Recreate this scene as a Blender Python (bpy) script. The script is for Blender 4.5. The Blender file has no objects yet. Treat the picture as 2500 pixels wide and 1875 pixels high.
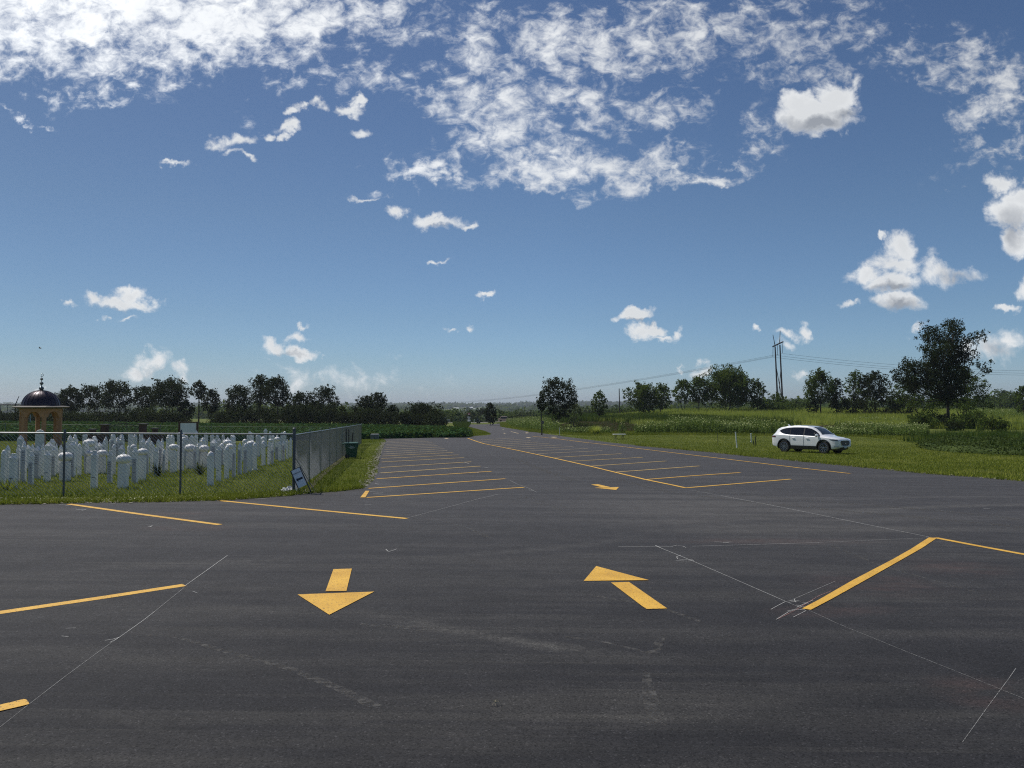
import bpy, math, random
import numpy as np
from mathutils import Vector, Matrix
R=math.radians
random.seed(7); rng=np.random.default_rng(11)
scene=bpy.context.scene
C=scene.collection
# ---------------------------------------------------------------- camera model
F=1733.0; CAMH=1.85; PITCH=math.atan(50.5/F)
CP,SP=math.cos(PITCH),math.sin(PITCH)
def ray(px,py):
    xc=(px-1250)/F; yc=(937.5-py)/F
    return np.array([xc, CP-yc*SP, SP+yc*CP])
def at_dist(px,py,Y):
    d=ray(px,py); return d*(Y/d[1])+np.array([0,0,CAMH])
# ---------------------------------------------------------------- terrain
KN=np.array([30,45,60,80,110,140,170,200,240,300,450,700,1200,2000,2800,4000,7000.])
COLA=np.array([-.8,-.3,-.05,.1,.25,.45,.8])
COLZ=np.array([
 [-.42,-.63,-.84,-1.12,-1.54,-1.9,-2.1,-2.3,-2.6,-3.2,-5,-8,-12,-13,-10,-6,-4],
 [-.57,-.855,-1.14,-1.52,-2.09,-2.5,-2.8,-3.0,-3.3,-4.5,-7,-10,-14,-13,-9,-5,-3],
 [-.645,-.97,-1.29,-1.72,-2.36,-2.95,-3.4,-3.7,-4.1,-8,-14,-20,-18,-12,-7,-5,-5],
 [-.69,-1.035,-1.38,-1.78,-1.9,-1.75,-1.55,-1.4,-2.0,-5,-10,-16,-15,-8,-1,1,1],
 [-.735,-1.10,-1.4,-1.6,-1.45,-.75,.2,.3,0,-2,-6,-10,-10,-5,1,3,3],
 [-.795,-1.19,-1.5,-1.6,-1.4,-.7,.3,.4,.2,-1,-4,-7,-6,-1,5,8,8],
 [-.9,-1.35,-1.6,-1.6,-1.4,-.8,-.1,.2,.2,-.5,-2,-4,-3,1,8,12,12]])
def sstep(x): x=np.clip(x,0,1); return x*x*(3-2*x)
def T(x,y):
    x=np.asarray(x,float); y=np.asarray(y,float)
    r=np.hypot(x,y)
    zp=-.022*np.clip(y,-15,60)-.010*np.clip(x,-50,50)
    q=np.maximum(y,r*.6); q=np.maximum(q,1)
    a=np.where(y>0,x/np.maximum(y,.01),np.sign(x)*9); a=np.clip(a,-.8,.8)
    back=np.clip((-y/np.maximum(r,.01)),0,1)
    a=a*(1-back)
    zc=np.zeros_like(r); cols=[np.interp(q,KN,COLZ[i]) for i in range(7)]
    for i in range(6):
        m=(a>=COLA[i])&(a<=COLA[i+1])
        t=sstep((a-COLA[i])/(COLA[i+1]-COLA[i]))
        zc=np.where(m,cols[i]*(1-t)+cols[i+1]*t,zc)
    w=sstep((q-38)/20)
    return zp*(1-w)+zc*w
def Tz(x,y): return float(T(x,y))
def G(px,py,dz=0.0):
    """point of the ground seen at photo pixel px,py"""
    d=ray(px,py); t=2.0; step=.25; prev=t
    while t<900:
        p=d*t
        if CAMH+p[2] < Tz(p[0],p[1]):
            lo,hi=prev,t
            for _ in range(30):
                m=(lo+hi)/2; q=d*m
                if CAMH+q[2] < Tz(q[0],q[1]): hi=m
                else: lo=m
            q=d*hi; return np.array([q[0],q[1],Tz(q[0],q[1])+dz])
        prev=t; t*=1.01
    raise ValueError('no ground at %s %s'%(px,py))
def onG(px,Y,dz=0):
    X=(px-1250)/F*Y*1.0; return np.array([X,Y,Tz(X,Y)+dz])
# ---------------------------------------------------------------- object helpers
def tag(o,label=None,cat=None,group=None,kind=None):
    if label: o['label']=label
    if cat: o['category']=cat
    if group: o['group']=group
    if kind: o['kind']=kind
    return o
def thing(name,label,cat,loc=(0,0,0),rotz=0,group=None,kind=None):
    o=bpy.data.objects.new(name,None); C.objects.link(o)
    o.location=tuple(float(v) for v in loc); o.rotation_euler=(0,0,rotz); o.empty_display_size=.1
    return tag(o,label,cat,group,kind)
def link(name,me,mat=None,parent=None,loc=None,rot=None):
    o=bpy.data.objects.new(name,me); C.objects.link(o)
    if mat is not None and not me.materials: me.materials.append(mat)
    if parent is not None: o.parent=parent
    if loc is not None: o.location=tuple(float(v) for v in loc)
    if rot is not None: o.rotation_euler=rot
    return o
class MB:
    def __init__(s): s.v=[]; s.f=[]
    def add(s,vs,fs):
        b=len(s.v); s.v+= [tuple(map(float,v)) for v in vs]; s.f+=[tuple(b+i for i in f) for f in fs]; return s
    def box(s,x0,x1,y0,y1,z0,z1):
        return s.add([(x0,y0,z0),(x1,y0,z0),(x1,y1,z0),(x0,y1,z0),(x0,y0,z1),(x1,y0,z1),(x1,y1,z1),(x0,y1,z1)],
          [(0,3,2,1),(4,5,6,7),(0,1,5,4),(1,2,6,5),(2,3,7,6),(3,0,4,7)])
    def taper(s,w0,d0,w1,d1,z0,z1,cx=0,cy=0):
        a,b,c,d=w0/2,d0/2,w1/2,d1/2
        return s.add([(cx-a,cy-b,z0),(cx+a,cy-b,z0),(cx+a,cy+b,z0),(cx-a,cy+b,z0),(cx-c,cy-d,z1),(cx+c,cy-d,z1),(cx+c,cy+d,z1),(cx-c,cy+d,z1)],
          [(0,3,2,1),(4,5,6,7),(0,1,5,4),(1,2,6,5),(2,3,7,6),(3,0,4,7)])
    def tube(s,p0,p1,r0,r1=None,n=8,caps=True):
        r1=r0 if r1 is None else r1
        p0=Vector(tuple(map(float,p0))); p1=Vector(tuple(map(float,p1))); d=(p1-p0)
        if d.length<1e-6: return s
        d.normalize(); u=d.orthogonal().normalized(); w=d.cross(u)
        vs=[]
        for p,r in ((p0,r0),(p1,r1)):
            for i in range(n):
                a=2*math.pi*i/n; vs.append(p+(u*math.cos(a)+w*math.sin(a))*r)
        fs=[(i,(i+1)%n,n+(i+1)%n,n+i) for i in range(n)]
        if caps: fs+=[tuple(reversed(range(n))),tuple(range(n,2*n))]
        return s.add(vs,fs)
    def path(s,pts,r,n=6):
        for a,b in zip(pts[:-1],pts[1:]): s.tube(a,b,r,r,n)
        return s
    def lathe(s,prof,n=16,cx=0,cy=0,twist=0.,flute=0.,nf=8):
        vs=[]
        for k,(r,z) in enumerate(prof):
            for i in range(n):
                a=2*math.pi*i/n+twist*k
                rr=r*(1+flute*math.cos(nf*(a-twist*k)))
                vs.append((cx+rr*math.cos(a),cy+rr*math.sin(a),z))
        fs=[]
        for k in range(len(prof)-1):
            for i in range(n):
                j=(i+1)%n; fs.append((k*n+i,k*n+j,(k+1)*n+j,(k+1)*n+i))
        fs.append(tuple(reversed(range(n)))); fs.append(tuple((len(prof)-1)*n+i for i in range(n)))
        return s.add(vs,fs)
    def poly(s,pts): return s.add(pts,[tuple(range(len(pts)))])
    def extr(s,pts2,y0,y1):
        """polygon in xz extruded along y"""
        n=len(pts2)
        vs=[(p[0],y0,p[1]) for p in pts2]+[(p[0],y1,p[1]) for p in pts2]
        fs=[tuple(range(n)),tuple(reversed(range(n,2*n)))]+[(i,n+i,n+(i+1)%n,(i+1)%n) for i in range(n)]
        return s.add(vs,fs)
    def mesh(s,name,smooth=False):
        me=bpy.data.meshes.new(name); me.from_pydata(s.v,[],s.f); me.update()
        import bmesh
        bm=bmesh.new(); bm.from_mesh(me); bmesh.ops.recalc_face_normals(bm,faces=bm.faces); bm.to_mesh(me); bm.free()
        if smooth:
            me.polygons.foreach_set('use_smooth',[True]*len(me.polygons))
            try: me.set_sharp_from_angle(angle=R(35))
            except Exception: pass
        return me
    def build(s,name,mat,parent=None,smooth=False,loc=None,rot=None,bevel=0):
        me=s.mesh(name,smooth); o=link(name,me,mat,parent,loc,rot)
        if bevel:
            m=o.modifiers.new('bevel','BEVEL'); m.width=bevel; m.segments=2; m.limit_method='ANGLE'; m.angle_limit=R(40)
        return o
def fastmesh(name,verts,faces,nv):
    """verts Nx3 array, faces Mxnv index array"""
    me=bpy.data.meshes.new(name)
    verts=np.ascontiguousarray(verts,dtype=np.float32); faces=np.ascontiguousarray(faces,dtype=np.int32)
    me.vertices.add(len(verts)); me.vertices.foreach_set('co',verts.ravel())
    me.loops.add(faces.size); me.loops.foreach_set('vertex_index',faces.ravel())
    me.polygons.add(len(faces)); me.polygons.foreach_set('loop_start',np.arange(0,faces.size,nv,dtype=np.int32))
    me.update(calc_edges=True); me.validate(); return me
# ---------------------------------------------------------------- materials
def nt(name):
    m=bpy.data.materials.new(name); m.use_nodes=True; t=m.node_tree
    return m,t,t.nodes['Principled BSDF'],t.nodes['Material Output']
def N(t,typ,**k):
    n=t.nodes.new(typ)
    for a,b in k.items():
        if a=='inp':
            for kk,vv in b.items():
                if isinstance(vv,bpy.types.NodeSocket): t.links.new(vv,n.inputs[kk])
                else: n.inputs[kk].default_value=vv
        else: setattr(n,a,b)
    return n
def math_(t,op,a,b=None,c=None,clamp=False):
    n=t.nodes.new('ShaderNodeMath'); n.operation=op; n.use_clamp=clamp
    for i,v in enumerate((a,b,c)):
        if v is None: continue
        if isinstance(v,bpy.types.NodeSocket): t.links.new(v,n.inputs[i])
        else: n.inputs[i].default_value=v
    return n.outputs[0]
def noise(t,scale,detail=3,rough=.55,vec=None,dist=0,lac=2.0):
    n=N(t,'ShaderNodeTexNoise'); n.inputs['Scale'].default_value=scale; n.inputs['Detail'].default_value=detail
    n.inputs['Roughness'].default_value=rough; n.inputs['Distortion'].default_value=dist; n.inputs['Lacunarity'].default_value=lac
    if vec is not None: t.links.new(vec,n.inputs['Vector'])
    return n.outputs['Fac']
def ramp(t,fac,stops,interp='LINEAR'):
    n=t.nodes.new('ShaderNodeValToRGB'); n.color_ramp.interpolation=interp
    el=n.color_ramp.elements
    while len(el)<len(stops): el.new(.5)
    for e,(p,c) in zip(el,stops):
        e.position=p; e.color=(*c,1) if len(c)==3 else c
    t.links.new(fac,n.inputs[0]); return n.outputs[0]
def mixc(t,fac,a,b,mode='MIX'):
    n=t.nodes.new('ShaderNodeMix'); n.data_type='RGBA'; n.blend_type=mode
    for i,v in ((0,fac),(6,a),(7,b)):
        if isinstance(v,bpy.types.NodeSocket): t.links.new(v,n.inputs[i])
        elif i==0: n.inputs[i].default_value=v
        else: n.inputs[i].default_value=(*v,1) if len(v)==3 else v
    return n.outputs[2]
def objco(t,scale=None):
    tc=t.nodes.new('ShaderNodeTexCoord'); v=tc.outputs['Object']
    if scale:
        m=t.nodes.new('ShaderNodeMapping'); m.inputs['Scale'].default_value=scale; t.links.new(v,m.inputs[0]); v=m.outputs[0]
    return v
def geopos(t,scale=None,rot=None):
    g=t.nodes.new('ShaderNodeNewGeometry'); v=g.outputs['Position']
    if scale or rot:
        m=t.nodes.new('ShaderNodeMapping')
        if scale: m.inputs['Scale'].default_value=scale
        if rot: m.inputs['Rotation'].default_value=rot
        t.links.new(v,m.inputs[0]); v=m.outputs[0]
    return v
def bump(t,b,h,strength=.3,dist=.02):
    n=t.nodes.new('ShaderNodeBump'); n.inputs['Strength'].default_value=strength; n.inputs['Distance'].default_value=dist
    t.links.new(h,n.inputs['Height']); t.links.new(n.outputs[0],b.inputs['Normal'])
def simple(name,c1,c2=None,rough=.7,scale=4,metal=0,bmp=0,spec=.5,detail=4,coat=0):
    m,t,b,o=nt(name); c2=c2 or tuple(v*.8 for v in c1)
    f=noise(t,scale,detail,.6,objco(t))
    t.links.new(ramp(t,f,[(.3,c2),(.7,c1)]),b.inputs['Base Color'])
    b.inputs['Roughness'].default_value=rough; b.inputs['Metallic'].default_value=metal
    b.inputs['Specular IOR Level'].default_value=spec
    if coat: b.inputs['Coat Weight'].default_value=coat; b.inputs['Coat Roughness'].default_value=.05
    if bmp: bump(t,b,noise(t,scale*6,5,.6,objco(t)),bmp,.01)
    return m
def foliage(name,stops,transl=.35,scale=.35,rough=.85):
    m,t,b,o=nt(name)
    g=geopos(t); f1=noise(t,scale,2,.5,g); f2=noise(t,scale*9,2,.6,g)
    f=math_(t,'ADD',math_(t,'MULTIPLY',f1,.55),math_(t,'MULTIPLY',f2,.45))
    col=ramp(t,f,stops)
    t.links.new(col,b.inputs['Base Color']); b.inputs['Roughness'].default_value=rough
    b.inputs['Specular IOR Level'].default_value=.08
    tr=N(t,'ShaderNodeBsdfTranslucent'); t.links.new(mixc(t,.5,col,(.20,.26,.03),'MIX'),tr.inputs[0])
    mx=N(t,'ShaderNodeMixShader'); mx.inputs[0].default_value=transl
    t.links.new(b.outputs[0],mx.inputs[1]); t.links.new(tr.outputs[0],mx.inputs[2]); t.links.new(mx.outputs[0],o.inputs[0])
    return m
M={}
M['leaf_dark']=foliage('leaf_dark',[(.35,(.010,.017,.007)),(.6,(.026,.040,.012))],.08,.25)
M['leaf_mid']=foliage('leaf_mid',[(.35,(.022,.042,.010)),(.62,(.070,.11,.022))],.28,.25)
M['leaf_light']=foliage('leaf_light',[(.35,(.04,.065,.02)),(.62,(.10,.15,.045))],.25,.2)
M['leaf_grey']=foliage('leaf_grey',[(.35,(.05,.07,.035)),(.62,(.11,.14,.07))],.2,.3)
M['leaf_vine']=foliage('leaf_vine',[(.35,(.028,.048,.012)),(.62,(.075,.105,.03))],.15,.6)
M['crop']=foliage('crop',[(.3,(.02,.055,.018)),(.65,(.05,.12,.032))],.15,.5)
M['tall_grass']=foliage('tall_grass',[(.3,(.24,.30,.045)),(.7,(.52,.55,.14))],.5,.12)
M['tall_grass_dark']=foliage('tall_grass_dark',[(.3,(.025,.055,.012)),(.7,(.07,.12,.025))],.25,.15)
M['lawn']=foliage('lawn',[(.3,(.12,.155,.022)),(.5,(.21,.24,.036)),(.7,(.37,.36,.09))],.3,.35)
M['sun_leaf']=foliage('sun_leaf',[(.3,(.06,.10,.025)),(.65,(.15,.22,.06))],.35,.8)
M['sun_head']=foliage('sun_head',[(.3,(.36,.42,.16)),(.65,(.60,.64,.34))],.3,1.5)
M['bark']=simple('bark',(.06,.05,.04),(.03,.025,.02),.9,3,bmp=.4)
M['steel']=simple('galvanised_steel',(.42,.43,.44),(.30,.31,.32),.45,8,.7)
M['wire']=simple('galvanised_wire',(.55,.56,.58),(.42,.43,.45),.55,8,.2)
M['post_grey']=simple('weathered_post',(.13,.14,.145),(.08,.09,.095),.6,8,.3)
M['dark_steel']=simple('dark_steel',(.05,.055,.06),(.03,.03,.035),.5,6,.3)
M['black']=simple('black_plastic',(.018,.018,.02),(.01,.01,.012),.45,5)
M['wood_pole']=simple('weathered_pole',(.055,.045,.05),(.03,.025,.03),.9,5,bmp=.3)
M['wood_light']=simple('pale_wood',(.35,.31,.22),(.25,.22,.15),.8,12)
M['white_pvc']=simple('white_pvc',(.75,.76,.72),(.6,.62,.56),.5,6)
M['board_white']=simple('white_board',(.80,.80,.80),(.74,.75,.76),.5,4)
M['brown_frame']=simple('brown_frame',(.09,.045,.03),(.06,.03,.02),.7,9)
M['ink']=simple('sign_ink',(.03,.035,.05),(.02,.025,.03),.6,5)
# ================================================================ ground sheet
def inside(P,x,y):
    x=np.asarray(x); y=np.asarray(y); c=np.zeros(x.shape,bool); n=len(P)
    for i in range(n):
        x1,y1=P[i][0],P[i][1]; x2,y2=P[(i+1)%n][0],P[(i+1)%n][1]
        m=((y1>y)!=(y2>y))&(x<(x2-x1)*(y-y1)/((y2-y1) if abs(y2-y1)>1e-9 else 1e-9)+x1)
        c^=m
    return c
lot_px=[(-700,1250),(-300,1237),(0,1233),(100,1231),(250,1229),(400,1226.5),(560,1222),(640,1217.5),(700,1212),(760,1205),(830,1200),(870,1196.5),(888,1192),(905,1181),(915,1166),(921,1143),(926,1118),(932,1100),(937,1088),(942,1076),(941,1074.2),(934,1073),(927,1071.2),
 (950,1069.6),(1051,1066.6),(1147,1065.5),(1185,1063.2),(1197,1061.5),(1200,1059.5),(1196,1056.5),(1185,1053),(1165,1046.8),(1148,1042.8),(1142,1040),(1146,1037.6)]
lot_px_r=[(1221,1041.6),(1250,1047),(1290,1053.5),(1327,1058.7),(1370,1065),(1416,1071),(1481,1080),(1551,1087.5),(1600,1092),(1650,1096),(1700,1101),(1840,1113.5),(1950,1126),(2076,1137),(2254,1156),(2380,1166),(2500,1175),(2700,1192),(3000,1215)]
lot=[G(*p)[:2] for p in lot_px]
farL=lot[-1]; farR=G(*lot_px_r[0])[:2]
# the drive runs on over the crest
lot+= [np.array([farL[0]-.8,farL[1]+7]), np.array([farR[0]-.8,farL[1]+7])]
lot+= [G(*p)[:2] for p in lot_px_r]
lot+= [np.array([40.,8.]),np.array([40.,-12.]),np.array([-30.,-12.]),np.array([-30.,10.])]
# wobble the edges a little
def resample(P,step):
    out=[]
    for i in range(len(P)):
        a=np.array(P[i][:2],float); b=np.array(P[(i+1)%len(P)][:2],float); d=np.linalg.norm(b-a); k=max(1,int(d/step))
        for j in range(k): out.append(a+(b-a)*j/k)
    return out
lotd=resample(lot,.6)
lotw=[]
for p in lotd:
    w=.055 if p[1]<60 else .03
    lotw.append(p+rng.normal(0,w,2)*(1 if 3<p[1] else 0))
rings=[0.0]; r=1.0
while r<330: rings.append(r); r*=1.035
def polar(rings,angs,zfun,name):
    A=np.array(angs); Rr=np.array(rings)
    X=np.outer(Rr,np.sin(A)); Y=np.outer(Rr,np.cos(A)); Z=zfun(X,Y)
    V=np.stack([X,Y,Z],-1).reshape(-1,3); n=len(A); F_=[]
    i=np.arange(len(Rr)-1)[:,None]; j=np.arange(n)[None,:]; j2=(j+1)%n
    F_=np.stack([i*n+j+0*j,i*n+j2,(i+1)*n+j2,(i+1)*n+j],-1).reshape(-1,4)
    return fastmesh(name,V,F_[:,::-1],4)
angs=list(np.linspace(R(-44),R(44),260))+list(np.linspace(R(44),R(316),70))[1:-1]
lotpoly=[p for p in lot]
def zground(X,Y):
    Z=T(X,Y)
    rr=np.hypot(X,Y)
    ins=inside(lotpoly,X,Y)
    # keep the soil under the paving
    for dx,dy in ((.5,0),(-.5,0),(0,.7),(0,-.7)): ins&=inside(lotpoly,X+dx*(1+rr*.02),Y+dy*(1+rr*.02))
    bumps=.02*np.sin(X*1.3+np.cos(Y*.9)*2)*np.sin(Y*1.1+1)*sstep((rr-14)/10)
    return np.where(ins,Z-.12,Z+np.clip(bumps,-.02,.012)-.004)
ground_me=polar(rings[1:],angs,zground,'ground')
m,t,b,o=nt('grass_soil')
g=geopos(t); n1=noise(t,.12,4,.6,g); n2=noise(t,1.6,4,.65,g); n3=noise(t,22,3,.7,g)
f=math_(t,'ADD',math_(t,'ADD',math_(t,'MULTIPLY',n1,.35),math_(t,'MULTIPLY',n2,.35)),math_(t,'MULTIPLY',n3,.3))
c=ramp(t,f,[(.36,(.040,.055,.012)),(.46,(.08,.10,.02)),(.56,(.125,.145,.03)),(.66,(.19,.175,.055))])
t.links.new(c,b.inputs['Base Color']); b.inputs['Roughness'].default_value=.95; b.inputs['Specular IOR Level'].default_value=.1
bump(t,b,n3,.6,.05); M['grass_soil']=m
tag(link('ground',ground_me,m),kind='structure')
# far land
rings2=[325.0]; r=325
while r<6500: r*=1.05; rings2.append(r)
m,t,b,o=nt('far_land')
g=geopos(t); v=N(t,'ShaderNodeTexVoronoi'); v.inputs['Scale'].default_value=.0035; t.links.new(g,v.inputs['Vector'])
n1=noise(t,.004,5,.6,g); n2=noise(t,.03,4,.7,g)
fc=ramp(t,v.outputs['Color'],[(.1,(.05,.085,.03)),(.4,(.09,.12,.04)),(.65,(.14,.15,.07)),(.9,(.045,.07,.025))],'CONSTANT')
wood=mixc(t,n2,(.015,.03,.012),(.04,.06,.025))
c=mixc(t,ramp(t,n1,[(.44,(0,0,0)),(.5,(1,1,1))]),fc,wood)
t.links.new(c,b.inputs['Base Color']); b.inputs['Roughness'].default_value=1; b.inputs['Specular IOR Level'].default_value=0
def zfar(X,Y):
    rr=np.hypot(X,Y)
    return T(X,Y)-.3+ (np.sin(X*.004+1)*np.cos(Y*.003)*2.0+np.sin(X*.0021)*2.2)*sstep((rr-900)/1500)
def zfar_(x,y): return float(zfar(np.array(x),np.array(y)))
tag(link('hills',polar(rings2,list(np.linspace(R(-50),R(50),240))+list(np.linspace(R(50),R(310),50))[1:-1],zfar,'hills'),m),kind='structure')

# ================================================================ parking lot
import bmesh
def drape(poly,step,dz,name,skirt=0.0):
    """fill a world polygon with cells that follow the terrain"""
    from mathutils.geometry import delaunay_2d_cdt
    P=[Vector((float(p[0]),float(p[1]))) for p in poly]; n=len(P)
    xs=[p.x for p in P]; ys=[p.y for p in P]
    pts=list(P)
    y=min(ys)
    while y<max(ys):
        st=step*max(1,abs(y)/35)
        x=min(xs)
        X=np.arange(min(xs),max(xs),st); 
        ins=inside(poly,X,np.full(X.shape,y))
        for xx in X[ins]: pts.append(Vector((xx,y)))
        y+=st
    out=delaunay_2d_cdt(pts,[(i,(i+1)%n) for i in range(n)],[],0,1e-4)
    vs,es,fs=out[0],out[1],out[2]
    A=np.array([[v.x,v.y] for v in vs]); Fk=[]
    cen=np.array([[(vs[f[0]].x+vs[f[1]].x+vs[f[2]].x)/3,(vs[f[0]].y+vs[f[1]].y+vs[f[2]].y)/3] for f in fs])
    ins=inside(poly,cen[:,0],cen[:,1])
    Fk=[tuple(f) for f,k in zip(fs,ins) if k]
    Z=T(A[:,0],A[:,1])+dz
    V=[(a[0],a[1],z) for a,z in zip(A,Z)]
    me=bpy.data.meshes.new(name); me.from_pydata(V,[],Fk)
    if skirt:
        bm=bmesh.new(); bm.from_mesh(me)
        be=[e for e in bm.edges if e.is_boundary]
        r_=bmesh.ops.extrude_edge_only(bm,edges=be)
        for v_ in r_['geom']:
            if isinstance(v_,bmesh.types.BMVert): v_.co.z-=skirt
        bm.to_mesh(me); bm.free()
    bm=bmesh.new(); bm.from_mesh(me)
    for f_ in bm.faces:
        if abs(f_.normal.z)>.5 and f_.normal.z<0: f_.normal_flip()
    loose=[v_ for v_ in bm.verts if not v_.link_faces]; bmesh.ops.delete(bm,geom=loose,context='VERTS')
    bm.to_mesh(me); bm.free(); me.update(); return me
m,t,b,o=nt('asphalt')
g=geopos(t)
vo=N(t,'ShaderNodeTexVoronoi'); vo.inputs['Scale'].default_value=105; t.links.new(g,vo.inputs['Vector'])
vr=N(t,'ShaderNodeSeparateColor'); t.links.new(vo.outputs['Color'],vr.inputs[0])
stone=ramp(t,vr.outputs[0],[(0,(.40,.40,.40)),(.14,(.75,.75,.75)),(.5,(1,1,1)),(.84,(1.15,1.15,1.15)),(.97,(1.4,1.4,1.4)),(1,(2.3,2.3,2.3))])
pits=noise(t,30,4,.7,g); pit=ramp(t,pits,[(.30,(.25,.25,.25)),(.37,(1,1,1))])
blot=noise(t,.35,5,.6,g); blot2=noise(t,3.2,5,.62,g)
streak=noise(t,1.0,6,.65,geopos(t,(.18,1.5,1),(0,0,R(6)))); streak2=noise(t,1.0,5,.6,geopos(t,(.10,1.1,1),(0,0,R(-24))))
dust=noise(t,.16,3,.55,geopos(t,(1,1.6,1)))
base=mixc(t,blot,(.016,.016,.018),(.030,.029,.031))
base=mixc(t,ramp(t,streak,[(.46,(0,0,0)),(.75,(.5,.5,.5))]),base,(.066,.063,.058))
base=mixc(t,ramp(t,streak2,[(.53,(0,0,0)),(.72,(.45,.45,.45))]),base,(.074,.070,.062))
def spot(px,py,rx,ry,rot=0):
    c=G(px,py); mp=N(t,'ShaderNodeMapping'); mp.vector_type='TEXTURE'; mp.inputs['Location'].default_value=(c[0],c[1],0); mp.inputs['Scale'].default_value=(rx,ry,1000); mp.inputs['Rotation'].default_value=(0,0,R(rot)); t.links.new(g,mp.inputs[0])
    L=N(t,'ShaderNodeVectorMath',operation='LENGTH'); t.links.new(mp.outputs[0],L.inputs[0]); return math_(t,'SUBTRACT',1.0,L.outputs['Value'],clamp=True)
# a dusty patch of its own right of the lane
sx=N(t,'ShaderNodeSeparateXYZ'); t.links.new(g,sx.inputs[0])
dx=math_(t,'DIVIDE',math_(t,'SUBTRACT',sx.outputs[0],4.8),3.6); dy=math_(t,'DIVIDE',math_(t,'SUBTRACT',sx.outputs[1],15.0),3.4)
dd=math_(t,'SQRT',math_(t,'ADD',math_(t,'MULTIPLY',dx,dx),math_(t,'MULTIPLY',dy,dy)))
pm=math_(t,'MULTIPLY',math_(t,'SUBTRACT',1.25,dd,clamp=True),ramp(t,streak,[(.35,(.25,.25,.25)),(.65,(1,1,1))]),clamp=True)
base=mixc(t,math_(t,'MULTIPLY',pm,.75),base,(.135,.126,.110))
far=N(t,'ShaderNodeMapRange'); t.links.new(sx.outputs[1],far.inputs[0]); far.inputs[1].default_value=35; far.inputs[2].default_value=75; far.inputs[4].default_value=.45  # sheen of the far asphalt put into its base colour
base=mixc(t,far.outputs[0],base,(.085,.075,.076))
# wide tyre sweeps: rings round turning centres, each kept to its own stretch
def sweep(cx,cy,R0,w,sp_,k):
    dx_=math_(t,'SUBTRACT',sx.outputs[0],cx); dy_=math_(t,'SUBTRACT',sx.outputs[1],cy)
    rr_=math_(t,'SQRT',math_(t,'ADD',math_(t,'MULTIPLY',dx_,dx_),math_(t,'MULTIPLY',dy_,dy_)))
    q=math_(t,'SUBTRACT',1.0,math_(t,'DIVIDE',math_(t,'ABSOLUTE',math_(t,'SUBTRACT',rr_,R0)),w),clamp=True)
    return math_(t,'MULTIPLY',math_(t,'MULTIPLY',q,math_(t,'MULTIPLY',sp_,1.8,clamp=True)),k)
sw=None
for a_ in ((14,2,13.2,.20,spot(1900,1215,6,3.2),.8),(14,2,12.2,.16,spot(1900,1215,6,3.2),.6),(14,2,14.6,.35,spot(2100,1225,7,3.5),.7),(14,2,16.3,.22,spot(2200,1200,7,3.5),.55),(-14,4,15.6,.16,spot(1330,1190,3.5,5),.8),(-14,4,17.2,.14,spot(1330,1190,3.5,5),.6),
   (-6.5,-4,9.3,.10,spot(750,1640,1.5,1.2),.9),(5,16,11.2,.16,spot(1150,1560,1.9,1.0),.5),(5,16,12.2,.12,spot(1600,1590,1.6,1.0),.6),(-4,18,9.0,.25,spot(1150,1300,3,3),.4),(0,-3,12.6,.3,spot(500,1330,3,2.5),.4),(20,26,24.5,.5,spot(1050,1180,3,6),.45)):
    c_=sweep(*a_); sw=c_ if sw is None else math_(t,'MAXIMUM',sw,c_)
fine_=noise(t,1.0,5,.7,geopos(t,(.10,6.5,1),(0,0,R(9)))); patchy=noise(t,.22,3,.5,geopos(t,(1,1.3,1)))
base=mixc(t,math_(t,'MULTIPLY',ramp(t,fine_,[(.50,(0,0,0)),(.68,(.40,.40,.40))]),ramp(t,patchy,[(.42,(0,0,0)),(.62,(1,1,1))])),base,(.095,.090,.080))
sw=math_(t,'MULTIPLY',sw,ramp(t,noise(t,5,6,.75,g),[(.32,(0,0,0)),(.68,(1,1,1))]))
base=mixc(t,math_(t,'MULTIPLY',sw,1.6,clamp=True),base,(.115,.11,.10))
damp=ramp(t,noise(t,.55,5,.6,geopos(t,(1,1.8,1),(0,0,R(15)))),[(.60,(0,0,0)),(.70,(1,1,1))]); base=mixc(t,math_(t,'MULTIPLY',damp,.35),base,(.014,.014,.017))
# rolled joints between the paving lanes
jn=N(t,'ShaderNodeTexWave'); jn.wave_type='BANDS'; jn.inputs['Scale'].default_value=.045; jn.inputs['Distortion'].default_value=.35; jn.inputs['Detail'].default_value=3; mj=N(t,'ShaderNodeMapping'); mj.inputs['Rotation'].default_value=(0,0,R(68)); t.links.new(g,mj.inputs[0]); t.links.new(mj.outputs[0],jn.inputs[0])
base=mixc(t,math_(t,'MULTIPLY',ramp(t,jn.outputs['Fac'],[(.985,(0,0,0)),(.999,(1,1,1))]),.45),base,(.016,.016,.018))
graze_sheen=N(t,'ShaderNodeMapRange'); t.links.new(sx.outputs[1],graze_sheen.inputs[0]); graze_sheen.inputs[1].default_value=4.5; graze_sheen.inputs[2].default_value=15; graze_sheen.inputs[4].default_value=.62
base=mixc(t,math_(t,'MULTIPLY',graze_sheen.outputs[0],ramp(t,streak,[(.3,(.55,.55,.55)),(.7,(1,1,1))])),base,(.082,.080,.083))  # grazing sheen painted in as a lighter colour from near to mid-lot
red=spot(1880,1325,2.2,.35,3)
for a_ in ((2120,1430,1.0,.75,0),(2030,1495,.8,.30,10),(2330,1390,.9,.7,0),(425,1262,.7,.9,30),(470,1292,1.0,.4,0),(2420,1700,.5,.4,0)): red=math_(t,'MAXIMUM',red,spot(*a_))
red=math_(t,'MULTIPLY',math_(t,'MULTIPLY',red,1.6,clamp=True),ramp(t,noise(t,1.8,6,.7,geopos(t,(1,2.2,1))),[(.38,(0,0,0)),(.66,(1,1,1))]))
base=mixc(t,math_(t,'MULTIPLY',red,.42),base,(.090,.056,.050))
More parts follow.
